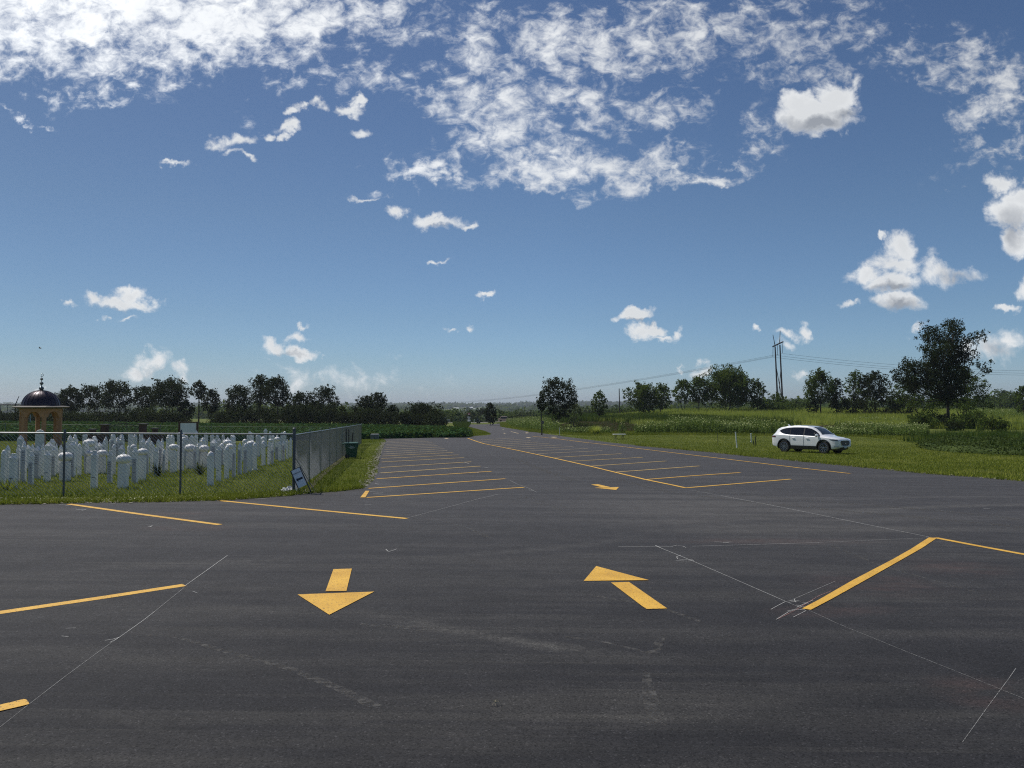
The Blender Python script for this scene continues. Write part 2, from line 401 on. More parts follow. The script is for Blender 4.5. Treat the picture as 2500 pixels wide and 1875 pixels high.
col=mixc(t,1.0,base,stone,'MULTIPLY'); col=mixc(t,1.0,col,pit,'MULTIPLY')
col=mixc(t,.55,col,ramp(t,blot2,[(.3,(.75,.75,.75)),(.7,(1.2,1.2,1.2))]),'MULTIPLY')
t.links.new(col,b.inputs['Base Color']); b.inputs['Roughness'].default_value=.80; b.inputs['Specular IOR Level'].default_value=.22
hh=math_(t,'ADD',math_(t,'MULTIPLY',vr.outputs[1],.5),math_(t,'MULTIPLY',pits,1.0)); bump(t,b,hh,.55,.006)
M['asphalt']=m
LOTZ=.022
pl=thing('parking_lot','dark newly paved asphalt parking lot with yellow painted stalls','parking lot',kind='structure')
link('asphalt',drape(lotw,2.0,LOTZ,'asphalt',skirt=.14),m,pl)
# paint
def paint(name,c1,c2,wear,rough=.65):
    m,t,b,o=nt(name); g=geopos(t)
    n1=noise(t,2.2,5,.65,g); n2=noise(t,60,3,.7,g); n3=noise(t,9,4,.7,g)
    col=mixc(t,ramp(t,n1,[(.35,(0,0,0)),(.65,(1,1,1))]),c2,c1)
    col=mixc(t,ramp(t,n2,[(wear-.02,(1,1,1)),(wear+.05,(0,0,0))]),col,(.12,.085,.045))
    t.links.new(col,b.inputs['Base Color']); b.inputs['Roughness'].default_value=rough
    bump(t,b,n2,.5,.004)
    return m
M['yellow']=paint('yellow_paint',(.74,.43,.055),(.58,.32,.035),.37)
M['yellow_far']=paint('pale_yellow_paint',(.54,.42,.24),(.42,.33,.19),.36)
M['yellow_mid']=paint('mid_yellow_paint',(.63,.43,.14),(.50,.34,.10),.37)
def yel(y): return M['yellow'] if y>1160 else (M['yellow_mid'] if y>1112 else M['yellow_far'])  # paler tone of yellow for the farther lines
def strip(pts,w,dz):
    """world polyline -> draped ribbon mesh; w width or list"""
    P=[np.array(p[:2],float) for p in pts]; Q=[]
    for a,b_ in zip(P[:-1],P[1:]):
        L=np.linalg.norm(b_-a); k=max(1,int(L/(.45 if a[1]<20 else 1.2)))
        for j in range(k): Q.append(a+(b_-a)*j/k)
    Q.append(P[-1]); V=[];Fc=[]
    L=len(Q)
    for i,q in enumerate(Q):
        d=Q[min(i+1,L-1)]-Q[max(i-1,0)]; d/=max(np.linalg.norm(d),1e-9); nrm=np.array([-d[1],d[0]])
        ww=w if not isinstance(w,tuple) else w[0]+(w[1]-w[0])*i/max(1,L-1)
        jit=1+random.uniform(-.05,.05)
        de=LOTZ+(dz-LOTZ)*min(2.0,max(.16,np.linalg.norm(q)/22))
        for s in (1,-1):
            p=q+nrm*s*ww/2*jit; V.append((p[0],p[1],Tz(*p)+de))
    for i in range(L-1): Fc.append((2*i,2*i+1,2*i+3,2*i+2))
    me=bpy.data.meshes.new('strip'); me.from_pydata(V,[],Fc); me.update(); return me
def line(name,px,w,mat,dz=LOTZ+.006,label=None,par=None):
    o=link(name,strip([G(*p) for p in px],w,dz),mat,par or pl)
    if label: o['label']=label
    return o
def polymark(name,px,mat,dz=LOTZ+.006,label=None,par=None):
    W=[G(*p)[:2] for p in px]
    o=link(name,drape(resample(W,.3),.35,dz,name),mat,par or pl)
    if label: o['label']=label
    return o
Lft=[((895,1217.2),(1279,1192)),((900,1194.7),(1233.5,1170.8)),((920,1171),(1200,1152.4)),((928,1156.7),(1173,1139.7)),((929,1143),(1151,1129)),
((930.6,1129.6),(1133,1118.7)),((931.7,1121),(1119,1112)),((933.5,1115),(1106,1106)),((935,1110.2),(1092,1101.3)),((937.5,1104.5),(1085,1096.8)),((939,1099),(1078,1092.6)),
((940,1094.5),(1069,1088.8)),((941.4,1090.3),(1063.5,1085.2)),((942.5,1086.4),(1056,1081.8)),((943,1082.6),(1048,1078.4)),((944,1079),(1040,1075.2)),((945,1075.8),(1030,1072.4))]
w4=.115
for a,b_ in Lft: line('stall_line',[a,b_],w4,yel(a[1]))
Rgt=[((1674,1193.3),(1810,1182),(1930,1171.8)),((1576,1172.8),(1690,1163.5),(1807,1155.5)),((1500,1154.5),(1600,1147.3),(1707,1139.3)),((1439,1139.8),(1627,1127)),((1391,1127.8),(1569,1118)),
((1353,1118.3),(1517,1109)),((1313,1109),(1471,1101.5)),((1286,1103),(1435,1096)),((1260,1098),(1400,1091.5)),((1238,1094),(1370,1087.3)),((1218,1090.3),(1342,1083.5)),((1202,1087),(1316,1080)),((1184,1083.3),(1295,1076.6)),((1172,1079.6),(1275,1073.3)),((1158,1076),(1255,1070.2))]
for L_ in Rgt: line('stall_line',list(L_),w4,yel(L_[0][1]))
line('lane_line',[(1142,1070.7),(1160,1077.5),(1183,1084.8),(1257,1099.5),(1350,1119.5),(1441,1140),(1500,1154.5),(1576,1173),(1640,1186),(1674,1193.6)],.13,M['yellow'],LOTZ+.008,'long yellow line along the ends of the right-hand stalls')
line('lane_line',[(1163,1037.6),(1205,1044.5),(1235,1051),(1265.6,1058.8)],.16,M['yellow_far'],label='pale centre line of the drive leading away to the gate')
line('lane_line',[(1299,1065.3),(1360,1072),(1430,1081),(1586,1099.5),(1700,1113.5),(1830,1129),(1950,1143.8),(2075,1157.8)],.13,M['yellow'],label='long yellow line between the right-hand stalls and the lawn')
line('stall_line',[(168,1233.5),(350,1259.5),(537,1284.5)],.12,M['yellow'],label='yellow line running from the grass verge on the far left')
line('stall_line',[(535,1224.8),(760,1247),(993,1269.2)],.12,M['yellow'],label='yellow line below the corner post of the fence')
line('stall_line',[(-420,1568),(-60,1512),(0,1501.5),(240,1466),(450,1433.5)],.125,M['yellow'],label='yellow line entering from the left edge')
line('stall_line',[(2283,1316.5),(2390,1337),(2500,1357.5),(2600,1376),(2900,1432)],.12,M['yellow'],LOTZ+.007,label='thin yellow line leaving at the right edge')
polymark('stall_line',[(-500,1846),(-80,1751),(0,1731),(30,1724),(58,1717),(64,1718.5),(69,1724),(71,1729.5),(50,1735),(0,1746.5),(-80,1766),(-500,1868)],M['yellow'],label='rounded end of a yellow line at the left edge')
polymark('stall_line',[(1957.8,1492.4),(1980,1495.4),(2035,1466),(2125,1415),(2250,1343),(2287,1318),(2268,1316),(2225,1344),(2180,1370),(2080,1423),(2000,1470)],M['yellow'],label='thick yellow bar on the right, chalk scribbles at its lower end')
polymark('stall_line',[(879.5,1217.5),(892.5,1201),(902,1201),(892,1217.2)],M['yellow'],LOTZ+.008,label='short thick yellow bar at the corner of the nearest left stall')
def arrow(parts,label):
    e=thing('painted_arrow',None,None); e.parent=pl
    e['label']=label
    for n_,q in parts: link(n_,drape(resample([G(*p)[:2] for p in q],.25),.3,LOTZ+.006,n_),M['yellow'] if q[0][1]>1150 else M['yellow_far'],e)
arrow([('arrow_shaft',[(814,1395),(859,1393.6),(845.7,1449),(794.8,1449.6)]),('arrow_head',[(726,1457.6),(913.4,1450.7),(803.8,1508)])],'yellow arrow pointing towards the viewer')
arrow([('arrow_head',[(1425,1424),(1455.6,1387.3),(1584.4,1422)]),('arrow_shaft',[(1491.7,1428),(1535.6,1426.6),(1629,1492.3),(1579,1493.6),(1570,1488)])],'large yellow arrow slanting away to the left')
arrow([('arrow_shaft',[(1443,1185.3),(1460,1184.5),(1490,1191.5),(1470,1192)]),('arrow_head',[(1451.5,1193.1),(1511,1191.6),(1504.4,1198.6)])],'small far yellow arrow between the two rows of stalls')
for (x0,x1,y_,lb) in ((1226,1237,1058.3,'tiny far arrow on the drive'),(1280,1292,1057.3,'tiny far arrow at the drive edge'),(1283,1297,1068.9,'tiny far arrow beside the right line'),(1084,1096,1070.9,'tiny far arrow before the crop field'),(1343,1361,1068,'tiny far arrow near the young tree')):
    h=1.0; xm=(x0+x1)/2
    arrow([('arrow_head',[(x0,y_-.2),(xm,y_-h),(x1,y_),(xm,y_+h)])],lb)
# chalk
def chalkmat(name,c,thr,sc=25):
    m,t,b,o=nt(name); g=geopos(t); n=noise(t,sc*2,4,.75,g)
    b.inputs['Base Color'].default_value=(*c,1); b.inputs['Roughness'].default_value=.9
    a=ramp(t,n,[(thr-.05,(0,0,0)),(thr+.12,(.85,.85,.85))]); t.links.new(a,b.inputs['Alpha']); return m
M['chalk']=chalkmat('chalk',(.55,.55,.53),.36); M['chalk_faint']=chalkmat('chalk_faint',(.36,.36,.35),.42)
M['chalk_red']=chalkmat('red_chalk',(.40,.20,.18),.42)
M['rust_stain']=chalkmat('rust_dust',(.10,.05,.045),.50,1.6); M['pale_scuff']=chalkmat('pale_scuff',(.085,.082,.078),.50,7)
CH=LOTZ+.011
def chalk(px,w=.018,mat='chalk',name='chalk_mark',dz=CH,label=None):
    # stroke widths seen in the photo are about constant per line; w is only a weight
    k=.62+.38*w/.018
    ws=[np.linalg.norm(G(*p)[:2])/F*1.25*k for p in (px[0],px[-1])]
    return line(name,px,(ws[0],ws[1]),M[mat],dz,label)
chalk([(-20,1801),(60,1737),(160,1659),(250,1592),(290,1564)],.008,'chalk_faint'); chalk([(290,1564),(350,1521),(378,1499)],.014); chalk([(378,1499),(450,1440)],.010,'chalk_faint')
chalk([(450,1437),(500,1401),(555,1361)],.016)
chalk([(256,1571),(275,1568),(291,1563)],.03); chalk([(268,1576),(280,1570),(291,1563)],.022)
chalk([(1510,1339),(1600,1338.4)],.022); chalk([(1600,1338.4),(1640,1338.6),(1652,1335.5),(1668,1338),(1675,1341.5)],.022)
chalk([(1690,1338),(1850,1333.5),(2000,1329)],.015); chalk([(2000,1329),(2150,1322),(2268,1317.5)],.012,'chalk_faint')
chalk([(1600,1336),(1615,1343)],.05); chalk([(1603,1338),(1690,1374)],.018); chalk([(1690,1374),(1800,1422),(1920,1475)],.015); chalk([(1920,1475),(1957,1491)],.012,'chalk_faint')
chalk([(1975,1496),(2043,1528)],.011,'chalk_faint'); chalk([(2043,1528),(2200,1593),(2330,1645),(2440,1690),(2540,1731)],.005,'chalk_faint')
chalk([(1662,1360),(1652,1364),(1654,1369),(1668,1371.5),(1690,1371),(1694,1373.5),(1676,1374.8),(1650,1373.5)],.028)
chalk([(1760,1213),(1850,1230),(1960,1252),(2100,1281),(2268,1315)],.022); chalk([(1690,1200),(1760,1213)],.02,'chalk_faint')
chalk([(2350,1822),(2410,1737),(2463,1665)],.004,'chalk_faint'); chalk([(2463,1665),(2480,1640)],.006,'chalk_faint')
chalk([(1744,1327),(1765,1328),(1786,1327.5)],.035); chalk([(1765,1329.5),(1780,1328.5)],.03)
chalk([(993,1268.5),(1040,1256),(1100,1240),(1160,1223),(1215,1210)],.022,'chalk_faint')
chalk([(1245,1176),(1262,1184),(1292,1195),(1310,1205)],.02,'chalk_faint'); chalk([(1290,1199),(1303,1200)],.05)
chalk([(942,1345.5),(948,1351)],.035); chalk([(949,1351.5),(960,1348),(969,1344.5)],.018)
for a in (((145,1236),(160,1236.5)),((160,1238),(176,1236)),((186,1247),(208,1249)),((200,1250),(210,1247.5)),((362,1290),(372,1287.5),(366,1291)),((270,1233),(282,1233)),((620,1221.5),(652,1219.5)),((527,1225.5),(536,1224)),((891,1234.5),(907,1234.5)),((915,1183),(925,1185)),((926,1157.3),(936,1156.5)),((903,1203),(935,1205.5)),((912,1208),(940,1210)),
  ((470,1449),(482,1454)),((160,1541),(185,1540)),((150,1560),(168,1562)),((1160,1157),(1170,1155)),((1132,1130),(1145,1134)),((1205,1157),(1222,1157)),((1183,1143),(1192,1144.5)),((2401,1244.8),(2418,1245.5)),((1668,1186.5),(1672,1186.7))):
    chalk(list(a),.03 if a[0][1]<1300 else .014,'chalk')
for a in (((1917,1475),(1900,1484),(1882,1494)),((1921,1474),(1938,1471.5),(1955,1474)),((1939,1468),(1942,1476)),((1925,1477),(1950,1473)),((1944,1483),(1958,1488),(1950,1484),(1966,1488)),((1957,1477),(1975,1480),(1962,1476)),((1895,1519),(1925,1500),(1946,1494),(1965,1494)),((1937,1513),(1968,1497)),((1922,1498),(1945,1493),(1965,1496)),((1945,1489),(1960,1482),(1985,1471))):
    chalk(list(a),.016,'chalk')
chalk([(1900,1517),(1940,1497),(2000,1460),(2030,1448)],.02,'chalk_red'); chalk([(1930,1472),(1985,1448),(2040,1424)],.012,'chalk_faint')
for px,w in (([(290,1562),(400,1556),(470,1572),(560,1600),(700,1637),(830,1690),(920,1735)],(.03,.09)),([(880,1530),(960,1536),(1050,1545)],(.05,.16)),([(1440,1458),(1560,1478),(1640,1498),(1715,1525)],(.05,.07)),([(1380,1560),(1480,1575),(1590,1602)],(.03,.05)),([(1575,1640),(1585,1700),(1605,1780)],(.05,.14)),([(1620,1555),(1595,1600)],(.05,.1)),
   ([(1270,1212),(1330,1230),(1400,1262)],(.06,.03)),([(1290,1227),(1350,1240),(1360,1250)],(.04,.03)),([(1370,1235),(1420,1262)],(.05,.03)),([(1000,1268),(1080,1275),(1150,1295),(1200,1320)],(.04,.10)),([(1500,1170),(1640,1205),(1900,1235),(2200,1262),(2500,1290)],(.2,.3)),([(1700,1200),(1950,1222),(2300,1250),(2500,1272)],(.15,.25)),([(2030,1335),(2150,1385),(2380,1450)],(.06,.04)),([(1400,1175),(1330,1150),(1250,1118)],(.3,.3))):
    line('tyre_scuff',px,w,M['pale_scuff'],LOTZ+.003)
# crumbling gravel along the verge
def specks(name,pts,size,mat,label,dz=.03,cat=None):
    n=len(pts); s=np.random.default_rng(3).uniform(.5,1.3,n)*size
    q=np.array([[-1,-1,0],[1,-.8,0],[1,1,.3],[-.8,1,.3]])
    V=np.zeros((n,4,3)); a=rng.uniform(0,6.28,n)
    for k in range(4):
        x=q[k,0]*np.cos(a)-q[k,1]*np.sin(a); y=q[k,0]*np.sin(a)+q[k,1]*np.cos(a)
        V[:,k,0]=pts[:,0]+x*s; V[:,k,1]=pts[:,1]+y*s; V[:,k,2]=pts[:,2]+dz+q[k,2]*s
    me=fastmesh(name,V.reshape(-1,3),np.arange(n*4).reshape(-1,4),4)
    return tag(link(name,me,mat),label,cat,kind='stuff')
vp=[]
edge=[G(*p)[:2] for p in ((888,1193.5),(905,1182),(915,1167),(921,1145),(926,1120),(932,1102),(940,1080))]
for a,b_ in zip(edge[:-1],edge[1:]):
    L=np.linalg.norm(b_-a)
    for _ in range(int(L*35)):
        p=a+(b_-a)*random.random()+np.array([-abs(random.gauss(0,.16)),random.gauss(0,.1)]); vp.append((p[0],p[1],Tz(*p)))
M['gravel']=simple('gravel',(.30,.28,.24),(.12,.11,.10),.95,40)
for edge in ([G(*p)[:2] for p in ((-250,1239),(0,1233),(250,1229),(400,1226.5),(560,1222),(700,1212),(760,1205),(830,1200),(888,1192))],[G(*p)[:2] for p in ((1551,1087.5),(1700,1101),(1950,1126),(2254,1156),(2500,1175),(2700,1192))]):
    for a,b_ in zip(edge[:-1],edge[1:]):
        L=np.linalg.norm(b_-a)
        for _ in range(int(L*22)):
            p=a+(b_-a)*random.random()+np.array([random.gauss(0,.1),random.gauss(-.02,.09)]); vp.append((p[0],p[1],Tz(*p)))
specks('verge_gravel',np.array(vp),.03,M['gravel'],'loose gravel crumbs along the edges of the asphalt',.03)
# soil patches and tracks
M['soil']=simple('bare_soil',(.050,.037,.026),(.026,.027,.013),.95,.9,bmp=.8,detail=8)
M['soil'].node_tree.nodes['Principled BSDF'].inputs['Specular IOR Level'].default_value=0
M['gravel_road']=simple('gravel_road',(.42,.40,.34),(.34,.33,.27),.95,1.5)
def patch(name,W,mat,dz,step=3,kind='structure',label=None,cat=None):
    return tag(link(name,drape(resample(W,1.2),step,dz,name),mat),label,cat,kind=kind)
def wpx(L): return [onG(px,Y)[:2] for px,Y in L]
patch('bare_soil',wpx([(1362,104),(1385,95),(1420,90),(1470,89),(1520,90),(1575,91),(1610,95),(1668,99),(1640,107),(1612,112),(1598,120),(1565,127),(1552,136),(1510,143),(1480,152),(1440,156),(1400,150),(1372,138),(1350,124)]),M['soil'],.03)
patch('bare_soil',wpx([(1915,92),(2000,90),(2080,92),(2110,108),(2030,112),(1940,106)]),M['soil'],.03)
patch('gravel_road',[(-90,222),(-30,225),(30,226),(30,231),(-30,231),(-90,228)],M['gravel_road'],.12,4)
# dirt strip below the side fence
M['dirt']=simple('trampled_dirt',(.14,.115,.075),(.07,.06,.035),.95,2.5,bmp=.5,detail=8)
# ================================================================ cemetery
def marble(name,c1,c2):
    m,t,b,o=nt(name); g=geopos(t)
    n=noise(t,3,6,.65,g,1.2); n2=noise(t,45,3,.7,g)
    c=ramp(t,n,[(.3,c2),(.6,c1)]); c=mixc(t,1,c,ramp(t,n2,[(.3,(.72,.72,.74)),(.55,(1,1,1))]),'MULTIPLY')
    # algae and soil splash low on the stone
    t.links.new(c,b.inputs['Base Color']); b.inputs['Roughness'].default_value=.55
    bump(t,b,n2,.25,.004); return m
M['marble']=marble('grey_white_marble',(.90,.88,.84),(.74,.73,.71))
M['marble2']=marble('bluish_marble',(.78,.77,.75),(.62,.61,.61))
M['polished']=simple('polished_grey_marble',(.44,.45,.49),(.36,.37,.41),.3,3)
M['groove']=simple('dark_groove',(.06,.06,.07),(.04,.04,.05),.8,5)
LOOK={'pyr':'pyramid-topped white gravestone','round':'round-topped white gravestone','cap':'turban-capped white gravestone',
 'globe':'globe-turbaned white gravestone','slab':'slab gravestone','spire':'knob-tipped slim gravestone'}
SHORT={'pyr':'pyramid-topped gravestone','round':'round-topped gravestone','cap':'turban-capped gravestone','globe':'globe-topped gravestone','spire':'knob-tipped gravestone'}
def stone_parts(kind,w,d,h):
    """returns list of (partname, MB, smooth) ; z from 0 to h"""
    P=MB(); out=[]
    if kind=='pyr':
        P.taper(w,d,w*.97,d*.97,0,h-.13*1.0); P.taper(w*1.04,d*1.04,.02,.02,h-.13,h); out=[('pillar',P,False)]
    elif kind=='round':
        P.taper(w,d,w*.96,d*.96,-.0,h-.12)
        c=MB(); pr=[(w*.55*math.cos(a),h-.12+.12*math.sin(a)) for a in np.linspace(0,1.5,6)]
        c.lathe([(w*.55,h-.13)]+pr,14); out=[('pillar',P,False),('rounded_top',c,True)]
    elif kind=='cap':
        P.taper(w,d,w*.95,d*.95,0,h-.22)
        c=MB(); c.taper(w*.98,d*.98,w*.98,d*.98,h-.20,h-.16); c.taper(w*1.08,d*1.08,w*1.08,d*1.08,h-.155,h-.10); c.taper(w*.72,d*.72,w*.55,d*.55,h-.10,h)
        g=MB(); g.box(-w*.30,w*.30,-d/2-.004,-d/2+.01,h*.32,h*.335); P.taper(w*.8,d*.8,w*.8,d*.8,h-.225,h-.155)
        out=[('pillar',P,False),('turban_cap',c,False),('dark_groove',g,False)]
    elif kind=='globe':
        r=w*.82; hz=h-.06-r*.70; hp=hz-r*.70-.035
        P.taper(w,d,w*.98,d*.98,0,hp); 
        n=MB(); n.lathe([(w*.42,hp-.01),(w*.42,hz-r*.6)],14)
        gl=MB(); gl.lathe([(.25*r,hz-.72*r),(.7*r,hz-.58*r),(.95*r,hz-.3*r),(r,hz),(.95*r,hz+.3*r),(.72*r,hz+.56*r),(.3*r,hz+.72*r)],32,twist=.12,flute=.045,nf=10)
        f=MB(); f.lathe([(.2*r,hz+.70*r),(.16*r,hz+.80*r),(.05*r,h)],10)
        out=[('pillar',P,False),('neck',n,True),('globe_turban',gl,True),('finial',f,True)]
    elif kind=='slab':
        P.extr([(-w/2,0),(w/2,0),(w/2,h-.14),(0,h),(-w/2,h-.14)],-d/2,d/2); out=[('slab',P,False)]
    else:
        P.taper(w,d,w*.92,d*.92,0,h-.2); c=MB(); c.lathe([(w*.52,h-.2),(w*.56,h-.17),(w*.34,h-.13),(w*.4,h-.1),(w*.2,h-.05),(.01,h)],10); out=[('pillar',P,False),('knobbed_tip',c,True)]
    return out
ROT=R(8.6)   # the rows run away from the viewer, slightly left
def gravestone(x,y,kind,w,h,label,parts=True,mat=None,tilt=0,d=None,group='gravestones of the cemetery',plinth=False):
    z=Tz(x,y)-.03; d=d or w*.85
    mat=mat or (M['marble'] if random.random()<.7 else M['marble2'])
    rot=random.uniform(-.10,.10)+R(3)
    ps=stone_parts(kind,w,d,h+.03)
    tilt=tilt or random.gauss(0,.012)
    if parts:
        e=thing('gravestone',label,'gravestone',(x,y,z),rot,group)
        e.rotation_euler=(tilt,random.uniform(-.012,.012),rot)
        for n_,mb,sm in ps: mb.build(n_,M['groove'] if 'groove' in n_ else mat,e,sm)
        if random.random()<.45:
            ht_=h*(.55 if kind=='globe' else .72 if kind=='cap' else .80); MB().box(-w*.44,w*.44,-d*.5-.004,-d*.5+.02,.04,ht_).build('polished_face',M['polished'],e)
            rr_=random.Random(int(x*999)); tx=MB()
            for k_ in range(rr_.randrange(3,7)):
                z_=ht_*(.92-.075*k_); ww_=w*rr_.uniform(.18,.34); tx.box(-ww_,ww_,-d*.5-.0065,-d*.5-.003,z_,z_+.012)
            tx.build('inscription',M['groove'],e)['kind']='stuff'
        if plinth: MB().box(-w*.75,w*.75,-d*.8,d*.8,0,.06).build('plinth',mat,e)
    else:
        mb=MB()
        for n_,m2,sm in ps:
            if 'groove' in n_: continue
            mb.add(m2.v,m2.f)
        o=mb.build('gravestone',mat,None,kind in('round','globe','spire'),(x,y,z),(tilt,random.uniform(-.015,.015),rot))
        tag(o,label,'gravestone',group)
taken=[]
def gs(px,yb,yt,wpx,kind,place,plinth=False,d=None):
    p=G(px,yb); top=at_dist(px,yt,p[1])[2]; h=top-p[2]; pm=F/p[1]
    w=wpx/pm/1.5 if kind!='slab' else wpx/pm/1.15
    if kind=='globe': w=wpx/pm/1.42
    taken.append((p[0],p[1])); nm=LOOK[kind]
    gravestone(p[0],p[1],kind,w,h,nm+', '+place,True,d=d or (w*.85 if kind!='slab' else .10),plinth=plinth)
for a in [
 (8,1185,1098,15,'round','cut by the left edge of the view'),
 (17,1176,1087,13,'pyr','just behind the stone at the left edge'),
 (31,1194,1107,22,'cap','with a dark front, nearest the left edge'),
 (43,1177,1088,11,'cap','left of the urn-topped stone near the left edge'),
 (57,1178,1076,15,'spire','tallest near the left edge'),
 (75,1184.6,1103,15,'cap','standing alone left of the fence post'),
 (77,1168,1085,12,'pyr','behind the lone capped stone left of the post'),
 (90,1169,1089,19,'pyr','broad, below the left gazebo column'),
 (103,1163,1083,12,'spire','below the middle gazebo column'),
 (115,1177,1101,18,'cap','front stone below the gazebo'),
 (131,1163,1090,12,'cap','close behind the front stone below the gazebo'),
 (138,1158,1083,10,'spire','behind the capped pair below the gazebo'),
 (147,1157,1086,11,'pyr','just left of the left fence post'),
 (158.7,1175,1099,27,'globe','wide, half hidden by the left fence post'),
 (160,1150,1080,10,'spire','directly behind the left fence post'),
 (176,1166,1078,19,'cap','tall, right of the left fence post'),
 (193,1161,1083,12,'round','beside the tall capped stone right of the post'),
 (210,1158,1081,10,'cap','left one behind the small globe stone'),
 (217.5,1158,1096,15,'globe','small, left of the tall front capped pillar'),
 (229.8,1193.5,1100,19,'cap','tall and in front, left of the largest globe stone'),
 (236,1155,1075,9,'spire','rising behind the tall front capped pillar'),
 (249,1157,1094,20,'globe','broad, between two front capped pillars'),
 (253,1150,1074,9,'pyr','peeping out above the broad globe stone'),
 (267.6,1180.5,1100,15,'cap','directly left of the largest globe stone'),
 (277,1160,1085,11,'round','behind the capped stone left of the largest globe'),
 (300,1191.5,1104,28,'globe','the largest globe, in front in the middle'),
 (297,1166,1086,18,'pyr','tall, behind the largest globe stone'),
 (313,1164,1088,10,'round','right behind the largest globe stone'),
 (329,1180.5,1093,17,'cap','directly right of the largest globe stone'),
 (347,1173.5,1090,20,'globe','with slanting flutes, right of the capped front stone'),
 (358,1158,1078,12,'round','behind the slanting-fluted globe stone'),
 (369,1155,1077,8,'round','slim, left of the spiky plant stones'),
 (380,1163,1092,11,'cap','behind the left spiky plant'),
 (391.5,1152,1078,11,'pyr','above the left spiky plant'),
 (399,1155,1096,9,'round','dark faced, right of the left spiky plant'),
 (407,1152,1083,8,'cap','between dark faced stone and globe stone'),
 (423,1154,1080,18,'globe','left of the right fence post'),
 (437,1150,1088,9,'round','just left of the right fence post'),
 (446,1150,1070,7,'spire','just right of the right fence post'),
 (463,1145,1081,22,'globe','wide, behind the right fence post'),
 (476,1148,1088,10,'round','right of the wide globe by the post'),
 (498,1142,1083,20,'globe','striped, above the right spiky plant'),
 (489,1140,1079,11,'pyr','left of the striped globe stone'),
 (513.5,1186,1102,20,'round','front stone of the row nearest the side fence'),
 (533.5,1175.5,1089,15,'cap','second in the row nearest the side fence'),
 (553,1169.5,1089,14,'round','third in the row nearest the side fence'),
 (570.7,1166,1080,11,'cap','fourth in the row nearest the side fence'),
 (585,1159.5,1081,12,'pyr','fifth in the row nearest the side fence'),
 (599,1156.5,1082,12,'round','sixth in the row nearest the side fence'),
 (610.5,1151,1081,11,'pyr','seventh in the row nearest the side fence'),
 (622,1148,1080.5,13,'round','eighth in the row nearest the side fence, on a plinth',True),
 (643,1136.5,1076,12,'round','ninth in the row nearest the side fence, on a plinth',True),
 (656,1135,1079,8,'cap','tenth in the row nearest the side fence'),
 (664.5,1134,1083.5,9,'cap','eleventh in the row nearest the side fence'),
 (683.5,1127,1076,9,'pyr','twelfth in the row nearest the side fence'),
 (692,1126,1075,9,'pyr','thirteenth in the row nearest the side fence'),
 (701,1121,1073,8,'cap','fourteenth in the row nearest the side fence'),
 (709,1117.5,1068,8,'pyr','fifteenth in the row nearest the side fence'),
 (660,1128,1068,9,'globe','small globe behind the tenth stone by the side fence'),
 (676,1122,1064,12,'globe','small globe far back near the corner post'),
 (555,1140,1070,17,'globe','double round shape in the middle rear rows'),
 (560,1149,1079,16,'globe','low, behind the third stone by the side fence'),
 (611,1140,1073,17,'globe','wide, behind the seventh stone by the side fence'),
 ]: gs(*a)
ORD=['nearest','second','third','fourth','fifth','sixth','seventh','eighth','ninth','tenth','eleventh','twelfth','thirteenth','fourteenth','fifteenth','sixteenth','seventeenth','eighteenth','nineteenth','twentieth','twenty-first','twenty-second','twenty-third','twenty-fourth','twenty-fifth','twenty-sixth','twenty-seventh','twenty-eighth','twenty-ninth','thirtieth','thirty-first','thirty-second','thirty-third','thirty-fourth']
P0=G(513,1186); U=np.array([-math.sin(R(9.5)),math.cos(R(9.5))]); Vv=np.array([-U[1],U[0]])
kinds=['pyr','spire','cap','spire','pyr','cap','globe','round','pyr','spire','round']
for i in range(1,18):
    k=0
    for j in range(0,34):
        s=3.0+j*.92+(.22 if j%2 else 0)
        p=P0[:2]+U*(s+random.uniform(-.12,.12))+Vv*(i*1.5+random.uniform(-.12,.12))
        px=1250+F*p[0]/p[1]
        ymax=np.interp(px,[0,110,140,200,300,480,600,720],[25.5,26,29,33,36,40,44,47]); ymin=np.interp(px,[0,200,500,720],[23.6,24.0,24.5,22])
        if px<-10 or px>712 or p[1]>ymax or p[1]<ymin: continue
        if any((p[0]-a)**2+(p[1]-b_)**2<.42 for a,b_ in taken): continue
        if random.random()<.12: continue
        k+=1
        kd=random.choice(kinds); w=random.uniform(.135,.20)*(1.2 if kd=='globe' else 1); h=random.uniform(.78,1.20)
        taken.append((p[0],p[1]))
        lb='%s, %s back in the %s rear row from the side fence'%(SHORT[kd],ORD[k-1],ORD[i-1])
        gravestone(p[0],p[1],kd,w,h,lb,parts=p[1]<29)
M['box_dim']=simple('dull_steel',(.20,.22,.18),(.14,.16,.13),.6,8,.3)
